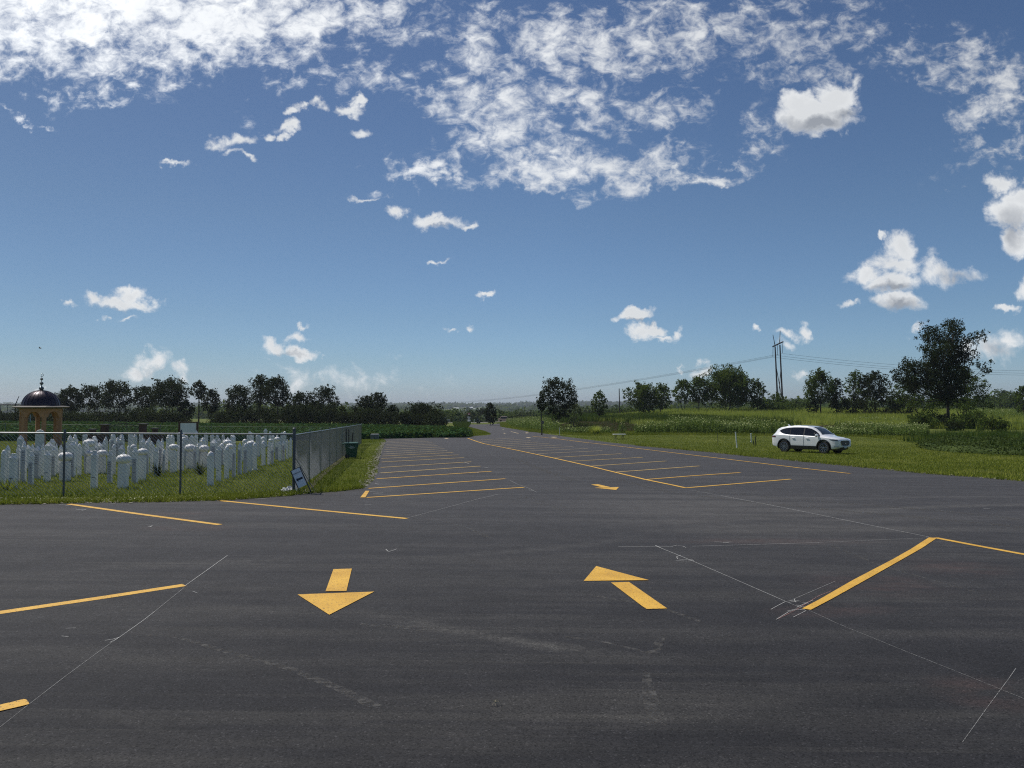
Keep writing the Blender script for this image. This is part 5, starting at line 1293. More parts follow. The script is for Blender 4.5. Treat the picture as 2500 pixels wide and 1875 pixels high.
MB().box(2.30,2.315,-.27-.0,.04-.0,.36,.50).build('number_plate',M['plate'],car,loc=(-.015,0.11,0))
MB().extr([(-1.5,1.62),(-1.38,1.63),(-1.52,1.73),(-1.6,1.72)],-.03,.03).build('roof_antenna',M['car'],car)
MB().box(-1.9,1.95,-.70,.70,.22,.30).build('underbody',M['black'],car)
rs=MB(); 
for s in (-1,1): rs.add([(-2.02,0,1.545),(-2.12,0,1.53),(-2.10,s*.60,1.475),(-1.95,s*.60,1.50)],[(0,1,2,3)])
rs.build('roof_spoiler',M['car'],car)
# ================================================================ bin
bp_=G(858,1119); sc=at_dist(858,1080,bp_[1])[2]-bp_[2]
bn=thing('wheelie_bin','dark green wheelie bin with white lettering standing by the side fence','bin',bp_,R(14))
h=sc; wtop=.60; 
m_green=simple('green_plastic',(.014,.075,.045),(.010,.055,.032),.5,4); M['green']=m_green
k=wtop/.60
MB().taper(.44,.50,.60,.62,.05,h-.06).box(-.30,.30,-.325,-.30,h-.22,h-.10).build('body',m_green,bn,False,None,None,.012)
MB().taper(.66,.70,.64,.68,h-.06,h-.02,-.02,0).taper(.64,.68,.5,.5,h-.019,h+.005,-.02,0).box(-.42,-.34,-.22,.22,h-.09,h-.05).build('lid',m_green,bn)
for s in (-1,1): MB().tube((-.20,s*.22,.10),(-.20,s*.28,.10),.10,.10,16).build('wheel',M['black'],bn)
def text(s,size,parent,loc,rot,mat,name='lettering',sx=1):
    cu=bpy.data.curves.new('txt','FONT'); cu.body=s; cu.size=size; cu.align_x='CENTER'; cu.align_y='CENTER'; cu.extrude=.001
    to=bpy.data.objects.new('txt',cu); C.objects.link(to); bpy.context.view_layer.update()
    me=bpy.data.meshes.new_from_object(to.evaluated_get(bpy.context.evaluated_depsgraph_get())); bpy.data.objects.remove(to)
    o=link(name,me,None,parent,loc,rot); me.materials.clear(); me.materials.append(mat); o.scale=(sx,1,1); return o
M['lettering']=simple('pale_lettering',(.5,.55,.5),(.4,.45,.4),.6,9)
text('AAA',.085,bn,(0,-.333,h-.17),(R(90),0,0),M['lettering'])
for w_,z_ in ((.30,h-.225),(.18,h-.255)): MB().box(-w_/2,w_/2,-.331,-.327,z_-.008,z_+.008).build('label_line',M['lettering'],bn)
# posts leaning at the fence behind the bin
def rod(name,a,b_,r,mat,label,cat,group=None):
    a=np.array(a); o=MB().tube((0,0,0),np.array(b_)-a,r,r*.9,8).build(name,mat,None,True,a); tag(o,label,cat,group); return o
for (x0,y0,x1,y1,lb) in ((846,1086,845,1047,'dark post standing left behind the bin'),(851.5,1086,851.5,1048,'thin dark post upright behind the bin'),(856,1086,862,1056,'dark stick slanting behind the bin')):
    Y=bp_[1]+2.5; p=at_dist(x0,y0,Y); q=at_dist(x1,y1,Y); p[2]=Tz(p[0],Y); rod('post',p,q,.03,M['black'],lb,'post')
# utility box
ub=G(915,1073.5); hb=at_dist(915,1059.5,ub[1])[2]-ub[2]; u=thing('utility_box','low grey utility cabinet on the grass strip before the crop','utility box',ub,R(6))
M['box_grey']=simple('cabinet_grey',(.14,.16,.15),(.10,.115,.11),.6,4); M['box_top']=simple('cabinet_top',(.38,.38,.34),(.30,.30,.27),.6,4)
wb=19/F*ub[1]
MB().box(-wb/2,wb/2,-.35,.35,-.1,hb*.86).build('body',M['box_grey'],u,False,None,None,.02); MB().taper(wb*1.04,.76,wb*.98,.70,hb*.862,hb).build('lid',M['box_top'],u)
MB().box(-.01,.01,-.356,-.351,.08,hb*.8).build('door_seam',M['ink'],u)
# ================================================================ signs
def a_frame(loc,rotz,hgt,w,label,tilt,arrow_=True,txt='PARKING'):
    e=thing('sandwich_board',label,'sign',loc,rotz)
    e.rotation_euler=(R(-10),tilt,rotz)
    legs=[]
    for s in (-1,1): MB().box(s*w/2-.022 if s<0 else w/2-.0,s*w/2 if s<0 else w/2+.022,-.02,.02,-.02,hgt).build('leg',M['black'],e)
    pn=MB().box(-w/2+.004,w/2-.004,-.026,-.012,hgt*.30,hgt*.98).build('panel',M['board_white'],e)
    text(txt,w*.215,pn,(0,-.0285,hgt*.83),(R(90),0,0),M['ink'],'lettering')
    MB().extr([(-w*.40,hgt*.60),(-w*.20,hgt*.68),(-w*.20,hgt*.63),(w*.38,hgt*.63),(w*.38,hgt*.56),(-w*.20,hgt*.56),(-w*.20,hgt*.51)],-.030,-.0265).build('arrow_symbol',M['ink'],pn)
    MB().box(-w/2,w/2,-.02,.02,hgt*.985,hgt).build('top_bar',M['black'],e)
    return e
b1=G(750,1206)
sg=a_frame((b1[0]-.02,b1[1],b1[2]),R(10),.68,.215,'small parking sign in a black frame leaning against the corner post of the fence',R(-25))
b2=G(1140.5,1065); hs2=at_dist(1140,1050,b2[1])[2]-b2[2]
a_frame(b2,R(-5),hs2,.42,'far sandwich board sign at the right end of the crop field',0)
e_=bpy.data.objects[-1] if False else None
p=G(771,1203.5); q=at_dist(722,1119,p[1]-.1); rod('wooden_stick',p,q,.010,M['wood_light'],'thin pale stick leaning against the corner post','stick')
# crumpled white bag
wg=G(706,1202); g_=np.random.default_rng(4); 
wbg=MB().lathe([(.10,0),(.17,.03),(.18,.07),(.13,.12),(.05,.15),(.01,.155)],18); wbg.v=[(v[0]*(1+.25*math.sin(i*1.7)),v[1]*.7*(1+.2*math.cos(i*2.3)),v[2]*(.75+.35*math.sin(i*.9))) for i,v in enumerate(wbg.v)]
M['bag']=simple('white_plastic_bag',(.85,.85,.85),(.7,.7,.7),.6,10)
tag(wbg.build('plastic_bag',M['bag'],None,False,wg),'crumpled white plastic bag at the foot of the corner post','bag')
# folding table
tb=G(1512,1073.2); ht=at_dist(1512,1059.6,tb[1])[2]-tb[2]; wt=31/F*tb[1]
ft=thing('folding_table','small white-topped folding table on the lawn beyond the right line','table',tb,R(8))
M['table_top']=simple('table_top',(.78,.79,.74),(.7,.7,.65),.4,4)
MB().box(-wt/2,wt/2,-.28,.28,ht-.045,ht).build('table_top',M['table_top'],ft,False,None,None,.015)
for s in (-1,1):
    mb=MB(); x0=s*wt*.33
    for y_ in (-.2,.2): mb.path([(x0-.02*s,y_,ht-.05),(x0-.03*s,y_*.8,ht*.55),(x0+.09*s,y_*1.2,0)],.016,6); mb.path([(x0-.02*s,y_,ht-.05),(x0-s*.18,y_*1.0,0)],.014,6)
    mb.tube((x0+.07*s,-.23,.06),(x0+.07*s,.23,.06),.013,.013,6); mb.build('leg_frame',M['dark_steel'],ft)
# pipes and stakes on the lawn
p=G(1799.5,1095); rod('white_stake',p,at_dist(1795.5,1054,p[1]+.1),.045,M['white_pvc'],'tall slanting white stake on the lawn left of the car','stake')
p=G(1835,1081); e=thing('standpipe','white standpipe with a low cross fitting on the lawn','pipe',p)
q=at_dist(1833,1059,p[1])-p; MB().tube((0,0,-.05),q,.045,.045,10).build('pipe',M['white_pvc'],e,True); MB().tube((q[0]*.9,q[1],q[2]-.02),(q[0],q[1],q[2]+.04),.06,.06,10).build('cap',M['white_pvc'],e,True)
MB().tube((-.10,0,.10),(.04,0,.12),.035,.035,8).build('fitting',M['white_pvc'],e,True)
p=G(1840.5,1088); rod('short_post',p,at_dist(1839.5,1075.5,p[1]),.035,M['black'],'short black post between the standpipe and the hooked post','post')
p=G(1845.5,1088); q=at_dist(1844,1067,p[1])-p; e=thing('hooked_post','black post with a bent hook at its top, nearest the car','post',p)
MB().tube((0,0,-.05),q,.035,.035,8).path([q,(q[0]+.03,q[1],q[2]+.04),(q[0]+.12,q[1],q[2]+.045)],.025,6).build('post',M['black'],e,True)
p=G(1753,1087); rod('metal_rod',p,at_dist(1751.5,1058,p[1]),.016,M['dark_steel'],'thin rusty rod stuck in the lawn, left of the white stake','rod')
p=onG(1366,84); rod('white_stake',p,at_dist(1366,1043.5,84),.03,M['white_pvc'],'thin pale stake at the verge among the short sunflowers','stake')
# plate on a thin post in front of young tree
p=onG(1325,84.5); e=thing('verge_sign','small pale plate on a dark post before the young tree','sign',p); zt1=at_dist(1325,1030,84.5)[2]-p[2]
MB().tube((0,0,-.1),(0,0,zt1+.1),.035,.035,6).build('post',M['black'],e); MB().box(-.13,.13,-.06,-.04,zt1-.22,zt1+.16).build('plate',M['cornice'],e)
# gateway at the end of the drive
M['red_sign']=simple('red_sign',(.45,.03,.04),(.35,.02,.03),.5,6)
YG2=214
def rel(px,py,base,Y): v=at_dist(px,py,Y)-base; return v
p=onG(1166.5,YG2); e=thing('gate_pillar','dark gate pillar with a pale cap at the end of the drive','pillar',p); H1=rel(1166,1025,p,YG2)[2]; 
MB().box(-.30,.30,-.3,.3,-.2,H1).box(-.46,-.38,-.05,.05,-.2,H1*.98).build('pillar',M['black'],e); MB().taper(.5,.5,.22,.22,H1+.003,H1+.55).build('cap',M['cornice'],e)
p=onG(1155,YG2-4); e=thing('sign_post','thin dark post beside the gate pillar','post',p); MB().tube((0,0,-.2),(0,0,rel(1155,1022,p,YG2-4)[2]),.07,.07,6).build('post',M['black'],e)
p=onG(1145,YG2+14); e=thing('road_sign','stack of small white signs under a red triangle-topped sign','sign',p)
for (y0,y1,hw,mt) in ((1008,1013,.38,'red_sign'),(1010,1012.5,.18,'board_white'),(1017.5,1019.3,.50,'board_white'),(1022,1024,.38,'board_white'),(1026,1028.5,.46,'board_white')):
    za=rel(1145,y1,p,YG2+14)[2]; zb_=rel(1145,y0,p,YG2+14)[2]; dy=-.06 if mt=='red_sign' else -.08
    MB().box(-hw,hw,dy,dy+.02,za,zb_).build('sign_panel',M[mt],e)
MB().tube((0,0,-.2),(0,0,rel(1145,1008,p,YG2+14)[2]),.05,.05,6).build('post',M['dark_steel'],e)
p=onG(1158,YG2+10); e=thing('marker_post','white marker post left of the gate pillar','post',p); MB().box(-.07,.07,-.07,.07,-.2,1.35).build('post',M['white_pvc'],e)
p=onG(1171,YG2-2); tag(MB().lathe([(.2,0),(.24,.5),(.22,.8),(.05,.9)],10).build('mailbox',M['black'],None,True,p),'round black mailbox right of the gate pillar','mailbox')
p=onG(1193.5,YG2-4); e=thing('marker_post','short post with grey plate before the cone-shaped tree','post',p); MB().tube((0,0,-.2),(0,0,2.3),.05,.05,6).build('post',M['dark_steel'],e); MB().box(-.18,.18,-.07,-.05,2.2,2.6).build('plate',M['cornice'],e)
def boxcar(loc,rotz,L,W,H,mat,label,name='far_car'):
    e=thing(name,label,'car',loc,rotz); mb=MB(); mb.box(-L/2,L/2,-W/2,W/2,.25,H*.58); mb.taper(L*.66,W*.95,L*.46,W*.8,H*.581,H,-L*.05,0)
    mb.build('body',mat,e,False,None,None,.06); MB().taper(L*.60,W*.97,L*.47,W*.84,H*.62,H*.90,-L*.05,0).build('windows',M['glass_dark'],e)
    for x in (-L*.3,L*.3):
        for s in (-1,1): MB().tube((x,s*W*.40,.3),(x,s*W*.5,.3),.3,.3,14).build('wheel',M['tyre'],e)
M['grey_paint']=simple('grey_paint',(.2,.21,.2),(.16,.17,.16),.35,3)
boxcar(onG(1081,226),R(2),4.6,1.8,1.7,M['grey_paint'],'grey car on the county road, half hidden by the crop')
M['tan_paint']=simple('tan_paint',(.45,.33,.26),(.35,.24,.20),.4,3)
boxcar(onG(1232,228),R(0),4.0,1.8,1.7,M['tan_paint'],'pale reddish vehicle on the road right of the cone-shaped tree')
# farm buildings on the far slope
M['barn_white']=simple('barn_roof_white',(.75,.76,.74),(.65,.66,.64),.5,.2); M['barn_wall']=simple('barn_wall',(.35,.36,.37),(.28,.29,.3),.8,.2)
def barn(px,py,Y,L,W,H,label,wallc='barn_wall'):
    p=at_dist(px,py,Y); g0=min(p[2],p[2]); e=thing('farm_building',label,'building',p)
    w_=MB().box(-L/2,L/2,-W/2,W/2,-6,H*.55).build('wall',M[wallc],e); MB().extr([(-W/2-.3,H*.55),(W/2+.3,H*.55),(0,H)],-L/2-.3,L/2+.3).build('roof',M['barn_white'],e,rot=(0,0,R(90)))
    for k in range(3): MB().box(-L*.3+k*L*.3-1,-L*.3+k*L*.3+1,-W/2-.05,-W/2-.01,-.5,1.6).build('door',M['ink'],e)
barn(1113.5,999,1950,14,9,4.4,'long bright white barn roof on the far slope','barn_white')
barn(1152,998,2030,5.5,7,5.5,'small pale house on the far slope, right of the white barn'); barn(1163,1000,2000,18,8,2.6,'long low grey shed below the small pale house')
barn(1148.5,998.5,2050,3,4,5.5,'tiny white silo house left of the pale house')
# ================================================================ power lines
def hframe(px,Y,label,parts,ybase=None):
    b0=onG(px,Y); e=thing('wooden_pylon',label,'pylon',b0)
    def Lc(x,y,dy=0): v=at_dist(x,y,Y+dy)-b0; return v
    return e,Lc,b0
YP=205
e,Lc,b0=hframe(1903,YP,'dark wooden H-frame pylon with slanting crossarm and two spikes',None)
pf=[(1899.5,1003,1892.3,846,-1.2),(1911.5,1003,1904,842,1.2)]
for x0,y0,x1,y1,dy in pf:
    a=Lc(x0,y0,dy); c=Lc(x1,y1,dy); MB().tube(a,c,.26,.17,10).build('pole',M['wood_pole'],e,True)
MB().tube(Lc(1887,846,-3),Lc(1911.5,834.5,3),.20,.20,8).build('crossarm',M['wood_pole'],e)
for x0,y0,x1,y1,dy in ((1891.8,842,1887,817,-1.2),(1903.3,838,1904.8,807,1.2)): MB().tube(Lc(x0,y0,dy),Lc(x1,y1,dy),.11,.07,6).build('spike',M['wood_pole'],e)
MB().tube(Lc(1895.5,898,-1.2),Lc(1908,968,1.2),.09,.09,6).tube(Lc(1906.5,898,1.2),Lc(1901,966,-1.2),.09,.09,6).build('cross_brace',M['wood_pole'],e)
ins=[(1887.4,848,1886.8,871,-3),(1898.5,842,1898,867,0),(1911,838,1910.3,862,3)]
for x0,y0,x1,y1,dy in ins:
    mb=MB().tube(Lc(x0,y0,dy),Lc(x1,y1,dy),.05,.05,6)
    for k in range(9):
        a=Lc(x0,y0,dy)*(1-k/9)+Lc(x1,y1,dy)*(k/9); mb.tube(a,a+np.array([0,0,-.06]),.11,.09,8)
    mb.build('insulator',M['dark_steel'],e)
def wire(a,b_,sag,r,label,n=24):
    a=np.array(a);b_=np.array(b_); base=a.copy(); pts=[]
    for k in range(n+1):
        t_=k/n; p=a+(b_-a)*t_; p[2]-=sag*4*t_*(1-t_); pts.append(p-base)
    o=MB().path(pts,r,4).build('power_line',M['dark_steel'],None,False,base); tag(o,label,'cable','power lines'); return o
nmn=('lowest','middle','topmost')
for i,(x0,y0,x1,y1,dy) in enumerate(ins):
    a=at_dist(x1,y1+1,YP+dy)
    far_=at_dist(1080+i*5,985-i*1.2,520); wire(a,far_,2.6,.032,'%s power line sagging away left from the wooden pylon'%('front','middle','rear')[i],60)
    y2=(912,909,906)[i]; wire(a,at_dist(3350,y1-10,YP+10+dy*1.0),6.0,.034,'%s power line running right from the wooden pylon'%('lowest','middle','upper')[i],40)
# second pylon, left
YQ=140
e,Lc,b0=hframe(37,YQ,'dark pylon with horizontal beam left of the gazebo, cut by the view edge',None)
MB().tube(Lc(37.8,1038),Lc(37.6,987),.16,.12,8).build('pole',M['wood_pole'],e,True); MB().tube(Lc(37.8,987),Lc(46.5,967),.09,.05,6).build('spike',M['wood_pole'],e)
MB().tube(Lc(-160,988),Lc(56,988.3),.11,.11,6).build('crossarm',M['wood_pole'],e); MB().tube(Lc(-120,1038),Lc(-120,987),.16,.12,8).build('pole',M['wood_pole'],e,True)
for x in (0.5,18.6): 
    MB().tube(Lc(x,989),Lc(x,1004),.045,.045,6).build('insulator',M['dark_steel'],e)
    wire(at_dist(x,1004,YQ),at_dist(x+95,1012,420),1.5,.03,'thin cable hanging from the left pylon, %s one'%('outer' if x<5 else 'inner'),14)
# thin utility pole
p=onG(1513,190); H1=at_dist(1512,948.5,190)[2]-p[2]; tag(MB().tube((0,0,-.3),(-.15,0,H1),.16,.11,8).build('utility_pole',M['bark'],None,True,p),'thin bare utility pole between the small upright tree and the round tree','pole')
for i,(x,y0) in enumerate(((61,1012),(75,1012))):
    p=onG(x,100); H1=at_dist(x-2,y0,100)[2]-p[2]; rod('lamp_post' if False else 'pale_post',p,p+np.array([0,0,H1]),.06,M['steel'],'%s pale post seen through the left gazebo arch'%('left','right')[i],'post')
# dry twig on the asphalt
tp=G(1210,1731,LOTZ+.01); mb=MB(); rr=random.Random(3)
for k in range(11):
    a=rr.uniform(0,6.28); l=rr.uniform(.03,.10); z=rr.uniform(.0,.04); m1=(l*.5*math.cos(a),l*.4*math.sin(a),.02+z); mb.path([(0,0,.02),m1,(l*math.cos(a+.3),l*.8*math.sin(a+.3),z*.3)],.0022,4)
mb.lathe([(.001,.01),(.014,.015),(.012,.035),(.002,.045)],7)
mb.v=[(v[0]*.48,v[1]*.48,v[2]*.5) for v in mb.v]
tag(mb.build('dry_twig',M['wood_light'],None,False,tp),'small dry branched twig lying on the near asphalt','twig')
# bird
bq=at_dist(98,850,160); mb=MB().lathe([(.01,-.3),(.09,-.1),(.11,.05),(.06,.2),(.01,.32)],8); mb.v=[(v[2],v[0],v[1]) for v in mb.v]
mb.add([(-.08,0,.03),(.1,0,.03),(.02,.3,.28),(-.15,.75,.2)],[(0,1,2,3)]); mb.add([(-.08,0,.03),(.1,0,.03),(.02,-.3,.28),(-.15,-.75,.2)],[(3,2,1,0)])
tag(mb.build('bird',M['black'],None,False,bq,(0,0,R(20))),'tiny dark bird flying above the gazebo','bird')
# ================================================================ sky, sun, camera
SUN_EL,SUN_AZ=57.0,-58.0   # azimuth clockwise from +Y
w=bpy.data.worlds.new('World'); scene.world=w; w.use_nodes=True; t=w.node_tree; bg=t.nodes['Background']
sky=N(t,'ShaderNodeTexSky'); sky.sky_type='NISHITA'; sky.sun_disc=False; sky.sun_elevation=R(SUN_EL); sky.sun_rotation=R(SUN_AZ)
sky.air_density=1.0; sky.dust_density=.6; sky.ozone_density=2.0
tc=N(t,'ShaderNodeTexCoord'); D=tc.outputs['Generated']
sp=N(t,'ShaderNodeSeparateXYZ'); t.links.new(D,sp.inputs[0]); dx,dy,dz=sp.outputs
ady=math_(t,'MAXIMUM',dy,.05)
# direction to the cloud deck: u = azimuth tangent, v = elevation tangent
u=math_(t,'DIVIDE',dx,ady); v=math_(t,'DIVIDE',dz,ady)
uv=N(t,'ShaderNodeCombineXYZ'); t.links.new(u,uv.inputs[0]); t.links.new(v,uv.inputs[1]); uv=uv.outputs[0]
zz=math_(t,'ADD',math_(t,'MAXIMUM',dz,0.0),.05)
pl_=N(t,'ShaderNodeCombineXYZ'); t.links.new(math_(t,'DIVIDE',dx,zz),pl_.inputs[0]); t.links.new(math_(t,'DIVIDE',dy,zz),pl_.inputs[1]); plv=pl_.outputs[0]
fine=noise(t,9,5,.62,uv,.35); finer=noise(t,20,7,.66,uv,.4)
nd=N(t,'ShaderNodeTexNoise'); nd.inputs['Scale'].default_value=14; nd.inputs['Detail'].default_value=5; nd.inputs['Roughness'].default_value=.62; t.links.new(uv,nd.inputs['Vector'])
off=N(t,'ShaderNodeVectorMath',operation='SUBTRACT'); t.links.new(nd.outputs['Color'],off.inputs[0]); off.inputs[1].default_value=(.5,.5,.5)
def warp(k):
    s=N(t,'ShaderNodeVectorMath',operation='SCALE'); t.links.new(off.outputs[0],s.inputs[0]); s.inputs['Scale'].default_value=k
    a=N(t,'ShaderNodeVectorMath',operation='ADD'); t.links.new(uv,a.inputs[0]); t.links.new(s.outputs[0],a.inputs[1]); return a.outputs[0]
wuv=warp(.075); wuv2=warp(.16)
def uvp(px,py): d=ray(px,py); return d[0]/d[1],d[2]/d[1]
def ell(cx,cy,rx,ry,amp,uo,vo,acc,rot=0):
    U,V_=uvp(cx,cy)
    # the running value rides along in z so that the shader is evaluated one cloud at a time
    cb=N(t,'ShaderNodeCombineXYZ'); t.links.new(uo,cb.inputs[0]); t.links.new(vo,cb.inputs[1])
    if acc is not None: t.links.new(acc,cb.inputs[2])
    m=N(t,'ShaderNodeMapping'); m.vector_type='TEXTURE'; m.inputs['Location'].default_value=(U,V_,0); m.inputs['Scale'].default_value=(rx/F,ry/F,1); m.inputs['Rotation'].default_value=(0,0,R(rot)); t.links.new(cb.outputs[0],m.inputs[0])
    z=N(t,'ShaderNodeVectorMath',operation='MULTIPLY'); t.links.new(m.outputs[0],z.inputs[0]); z.inputs[1].default_value=(1,1,0)
    L=N(t,'ShaderNodeVectorMath',operation='LENGTH'); t.links.new(z.outputs[0],L.inputs[0])
    return math_(t,'MULTIPLY_ADD',L.outputs['Value'],-amp,amp)
def union(items,vec,start=None):
    s_=N(t,'ShaderNodeSeparateXYZ'); t.links.new(vec,s_.inputs[0]); acc=start
    first=True
    for it in items:
        if it[2]<1.5: continue
        c=ell(*it[:5],s_.outputs[0],s_.outputs[1],acc,it[5] if len(it)>5 else 0)
        acc=c if first else math_(t,'MAXIMUM',acc,c); first=False
    return math_(t,'MAXIMUM',acc,-1.0)
# small fair-weather cumulus (photo px: cx,cy,rx,ry,amp,rot)
cu=[(1990,275,105,50,2.2,4),(2040,235,70,45,2.0),(1950,250,60,40,2),(2100,205,25,30,1.2),(2000,300,90,30,1.6),(965,518,34,20,1.3),(1075,535,70,22,1.4),(1070,520,30,18,1.5),(1140,545,20,10,1),
(290,740,80,22,1.4,-12),(310,720,42,24,1.4),(345,745,50,20,1.3,-15),(240,725,25,22,1.2),(180,747,24,10,1),(310,784,38,7,.9),(268,778,12,8,.8),(675,845,40,18,1.3,-20),(740,860,42,16,1.3),(718,825,24,12,1),(727,803,18,7,.9),(795,865,12,6,.8),
(375,888,52,24,1.0),(330,905,34,14,.8),(430,910,40,18,.8,-20),(1552,770,44,20,1.8),(1586,812,40,26,1.8),(1582,798,24,16,1.6),(1655,822,18,18,1.2),(1610,835,50,10,1),
(2190,600,50,36,1.6),(2175,640,60,42,1.5),(2130,670,50,22,1.3),(2180,690,60,30,1.3),(2200,740,80,26,1.5),(2290,660,60,36,1.05),(2340,665,45,22,.8),(2075,733,30,9,1),(2140,575,14,9,1),
(2440,440,50,28,1.5),(2470,520,60,55,1.8),(2480,590,45,45,1.7),(2500,480,50,50,1.8),(2500,700,25,35,1.2),(2430,790,0.1,0.1,0),(2460,762,30,10,1),(1180,728,22,8,1.1),(1063,636,16,8,1),(1085,634,20,6,.8),(1137,805,14,12,1),(1088,818,16,5,.7),
(1965,805,16,20,1.1),(1925,818,34,12,.8),(1835,792,12,9,.9),(1917,848,22,12,.7),(2240,800,36,10,.8,12),(2420,850,60,40,.75),(2470,830,40,24,.7),(1950,912,14,12,.6),(1718,902,26,12,.7),(1668,905,10,6,.7),(1500,0,1,1,0),(0,800,12,14,.8),(110,950,22,6,.5),(800,920,150,22,.28),
(2180,335,0.1,0.1,0),(770,262,24,20,1.1),(745,265,24,12,1),(715,265,18,14,1),(700,305,22,14,1),(655,330,20,16,1.2),(690,330,18,12,1),(835,270,40,17,1.1),(885,256,18,13,1.2),(580,345,46,18,1.2,18),(595,385,50,10,.9),(420,406,50,6,.7),(890,330,26,16,1),(940,478,0.1,.1,0),(895,478,60,8,.8),(520,363,30,14,.7)]
cum=union(cu,wuv)
cumc=math_(t,'ADD',cum,math_(t,'MULTIPLY',math_(t,'SUBTRACT',finer,.5),3.0))
cdens=N(t,'ShaderNodeMapRange'); cdens.interpolation_type='SMOOTHSTEP'; t.links.new(cumc,cdens.inputs[0]); cdens.inputs[1].default_value=-.15; cdens.inputs[2].default_value=.95; cdens=cdens.outputs[0]
# broken high deck
deck=[(150,20,620,190,1.8,4),(560,40,520,160,1.5,3),(60,120,300,120,1.5),(420,150,420,75,.95,6),(240,232,200,26,.55),(60,282,90,16,.45),(900,40,240,120,.85),(730,180,200,50,.55),(900,210,180,60,.6),
(1180,110,200,150,.95),(1150,230,180,90,.85),(1250,230,170,130,.95,25),(1330,120,230,150,1.0),(1450,110,170,160,.86),(1620,100,200,160,.90),(1200,330,200,110,.85,18),(1050,400,190,45,1.12,14),(1300,390,210,95,1.05),(1480,400,260,80,1.1),(1300,450,260,38,.9,-3),(1620,390,160,70,.9),(1700,430,230,30,.85,8),(1420,250,200,120,.78),(1600,250,200,110,.62),(1850,100,300,150,.72),(1750,60,260,110,.98),(2050,60,200,130,.55),(2000,170,200,60,.45),(2250,130,160,120,.55),(2370,160,110,120,.9),(2440,230,130,120,1.15),(2400,300,120,60,.7),(2480,370,120,40,.55,18),(2380,380,150,30,.4,20),(2300,340,0.1,.1,0),(1880,330,90,90,.55),(1830,370,50,60,.6),(640,300,60,30,.3),(2390,450,120,20,.3)]
dk=union(deck,wuv2,cum)
CW=(10.2,10.4,10.5); CG=(3.9,4.2,4.7)
undr=math_(t,'SUBTRACT',math_(t,'MULTIPLY',cum,.8),math_(t,'MULTIPLY',math_(t,'SUBTRACT',fine,.5),2.2),clamp=True)
shade=union([(1990,305,95,26,1.2),(2060,285,60,22,1),(2180,705,60,16,1.1),(2195,752,80,20,1.1),(2330,670,60,26,.9),(2480,560,40,60,.9),(2420,250,110,70,.8),(290,757,70,8,.9,-12),(700,862,60,8,.8),(1560,787,34,8,1.0),(1090,549,50,8,.8),(370,905,60,10,.5),(2440,860,60,26,.8)],wuv,dk)
cumcol=mixc(t,math_(t,'ADD',math_(t,'MULTIPLY',undr,.25),math_(t,'MULTIPLY',math_(t,'MAXIMUM',shade,0.0),.9),clamp=True),CW,CG)
dv=N(t,'ShaderNodeMapping'); dv.inputs['Scale'].default_value=(1,1.45,1); dv.inputs['Rotation'].default_value=(0,0,R(-28)); t.links.new(uv,dv.inputs[0]); dvv=dv.outputs[0]
cell=noise(t,3.2,4,.6,plv,.5,2.1); cell2=noise(t,25,6,.58,dvv,.5,2.0); wisp=noise(t,60,4,.66,dvv,1.0)
dn=math_(t,'ADD',math_(t,'ADD',math_(t,'MULTIPLY',cell,.36),math_(t,'MULTIPLY',cell2,1.2)),math_(t,'MULTIPLY',wisp,.52))
dn=math_(t,'SUBTRACT',dn,1.045)
dkc=math_(t,'ADD',math_(t,'MULTIPLY',math_(t,'MINIMUM',dk,1.15),1.0),math_(t,'MULTIPLY',dn,2.3))
ddens=N(t,'ShaderNodeMapRange'); ddens.interpolation_type='SMOOTHSTEP'; t.links.new(dkc,ddens.inputs[0]); ddens.inputs[1].default_value=.10; ddens.inputs[2].default_value=1.42; ddens=ddens.outputs[0]
dmask=N(t,'ShaderNodeMapRange'); t.links.new(dk,dmask.inputs[0]); dmask.inputs[1].default_value=-.05; dmask.inputs[2].default_value=.25
ef=N(t,'ShaderNodeMapRange'); t.links.new(v,ef.inputs[0]); ef.inputs[1].default_value=.72; ef.inputs[2].default_value=.62
ddens=math_(t,'MULTIPLY',math_(t,'MULTIPLY',ddens,dmask.outputs[0]),math_(t,'MULTIPLY',ef.outputs[0],.93))
front=math_(t,'GREATER_THAN',dy,.06)
cdens=math_(t,'MULTIPLY',cdens,front); ddens=math_(t,'MULTIPLY',ddens,front)
# clouds: lit tops, greyer thick undersides
SKYK=.085
skm=N(t,'ShaderNodeVectorMath',operation='MULTIPLY'); t.links.new(sky.outputs[0],skm.inputs[0]); hg=ramp(t,dz,[(0,(.80,1.0,1.5)),(.02,(.74,.95,1.38)),(.06,(.66,.86,1.14)),(.12,(.65,.81,1.0)),(.25,(.66,.78,.90)),(.45,(.60,.70,.84)),(1,(.56,.66,.78))]); lf=N(t,'ShaderNodeMapRange'); t.links.new(dx,lf.inputs[0]); lf.inputs[1].default_value=-.55; lf.inputs[2].default_value=.05; lf.inputs[3].default_value=.80; lf.inputs[4].default_value=1.0; hs_=N(t,'ShaderNodeVectorMath',operation='SCALE'); t.links.new(hg,hs_.inputs[0]); t.links.new(lf.outputs[0],hs_.inputs['Scale']); t.links.new(hs_.outputs[0],skm.inputs[1])
lft=N(t,'ShaderNodeMapRange'); t.links.new(u,lft.inputs[0]); lft.inputs[1].default_value=-.7; lft.inputs[2].default_value=.5; lft.inputs[3].default_value=1.35; lft.inputs[4].default_value=.88
dkcol0=mixc(t,math_(t,'MULTIPLY',ramp(t,fine,[(.35,(0,0,0)),(.65,(1,1,1))]),.45),(10.5,10.7,10.8),(6.6,7.0,7.6))
dk2=N(t,'ShaderNodeVectorMath',operation='SCALE'); t.links.new(dkcol0,dk2.inputs[0]); t.links.new(lft.outputs[0],dk2.inputs['Scale'])
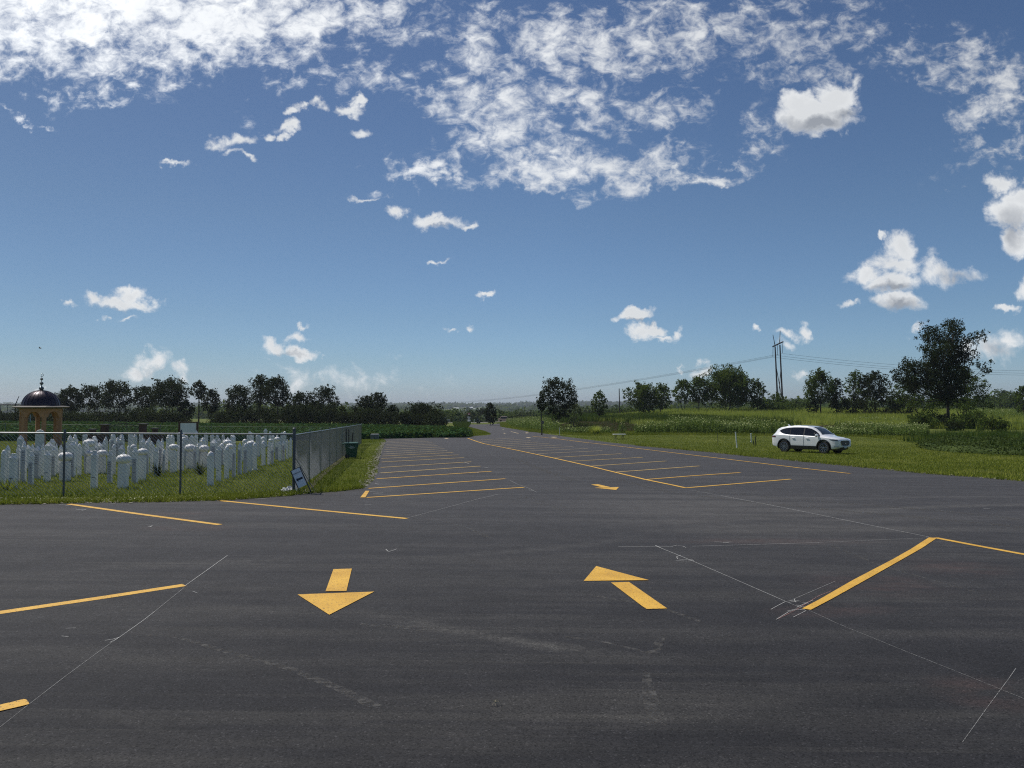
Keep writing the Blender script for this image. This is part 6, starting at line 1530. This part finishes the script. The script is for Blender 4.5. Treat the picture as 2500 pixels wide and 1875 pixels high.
c1=mixc(t,ddens,skm.outputs[0],dk2.outputs[0]); c2=mixc(t,math_(t,'MULTIPLY',cdens,.95),c1,cumcol)
t.links.new(skm.outputs[0],bg.inputs[0]); bg.inputs[1].default_value=SKYK
bg2=N(t,'ShaderNodeBackground'); t.links.new(c2,bg2.inputs[0]); bg2.inputs[1].default_value=SKYK
# the cloud field only covers this part of the sky
win=math_(t,'MULTIPLY',math_(t,'MULTIPLY',math_(t,'GREATER_THAN',dz,-.02),math_(t,'LESS_THAN',v,.74)),math_(t,'MULTIPLY',math_(t,'LESS_THAN',math_(t,'ABSOLUTE',u),.95),front))
mxs=N(t,'ShaderNodeMixShader'); t.links.new(win,mxs.inputs[0]); t.links.new(bg.outputs[0],mxs.inputs[1]); t.links.new(bg2.outputs[0],mxs.inputs[2])
t.links.new(mxs.outputs[0],t.nodes['World Output'].inputs[0])
sl=bpy.data.lights.new('sun','SUN'); sl.energy=4.0; sl.angle=R(.5); sl.color=(1,.95,.87)
so=bpy.data.objects.new('sun',sl); C.objects.link(so)
sd_=Vector((math.sin(R(SUN_AZ))*math.cos(R(SUN_EL)),math.cos(R(SUN_AZ))*math.cos(R(SUN_EL)),math.sin(R(SUN_EL))))
so.rotation_euler=sd_.to_track_quat('Z','Y').to_euler(); so.location=(0,0,60)
# air
hz=MB().box(-6300,6300,-300,6300,-32,40).build('haze',None); hm=bpy.data.materials.new('haze_air'); hm.use_nodes=True; ht_=hm.node_tree; ht_.nodes.clear()
ho=ht_.nodes.new('ShaderNodeOutputMaterial'); pv=ht_.nodes.new('ShaderNodeVolumePrincipled'); pv.inputs['Color'].default_value=(.80,.88,.96,1); pv.inputs['Density'].default_value=.00014; pv.inputs['Anisotropy'].default_value=.3
ht_.links.new(pv.outputs[0],ho.inputs['Volume']); hz.data.materials.append(hm); tag(hz,'thin blue summer haze over the distance','haze',kind='stuff')
cam=bpy.data.cameras.new('camera'); co=bpy.data.objects.new('camera',cam); C.objects.link(co); scene.camera=co
co.location=(0,0,CAMH); co.rotation_euler=(R(90)+PITCH,0,0); cam.sensor_width=36; cam.lens=F/2500*36; cam.clip_start=.05; cam.clip_end=20000
vs=scene.view_settings; vs.view_transform='Standard'; vs.look='None'; vs.exposure=0; vs.gamma=1
scene.cycles.max_bounces=6; scene.cycles.diffuse_bounces=2; scene.cycles.glossy_bounces=2; scene.cycles.transparent_max_bounces=12; scene.cycles.volume_bounces=0
scene.cycles.use_denoising=False; scene.cycles.use_adaptive_sampling=True; scene.cycles.adaptive_threshold=.012; scene.cycles.filter_width=1.15
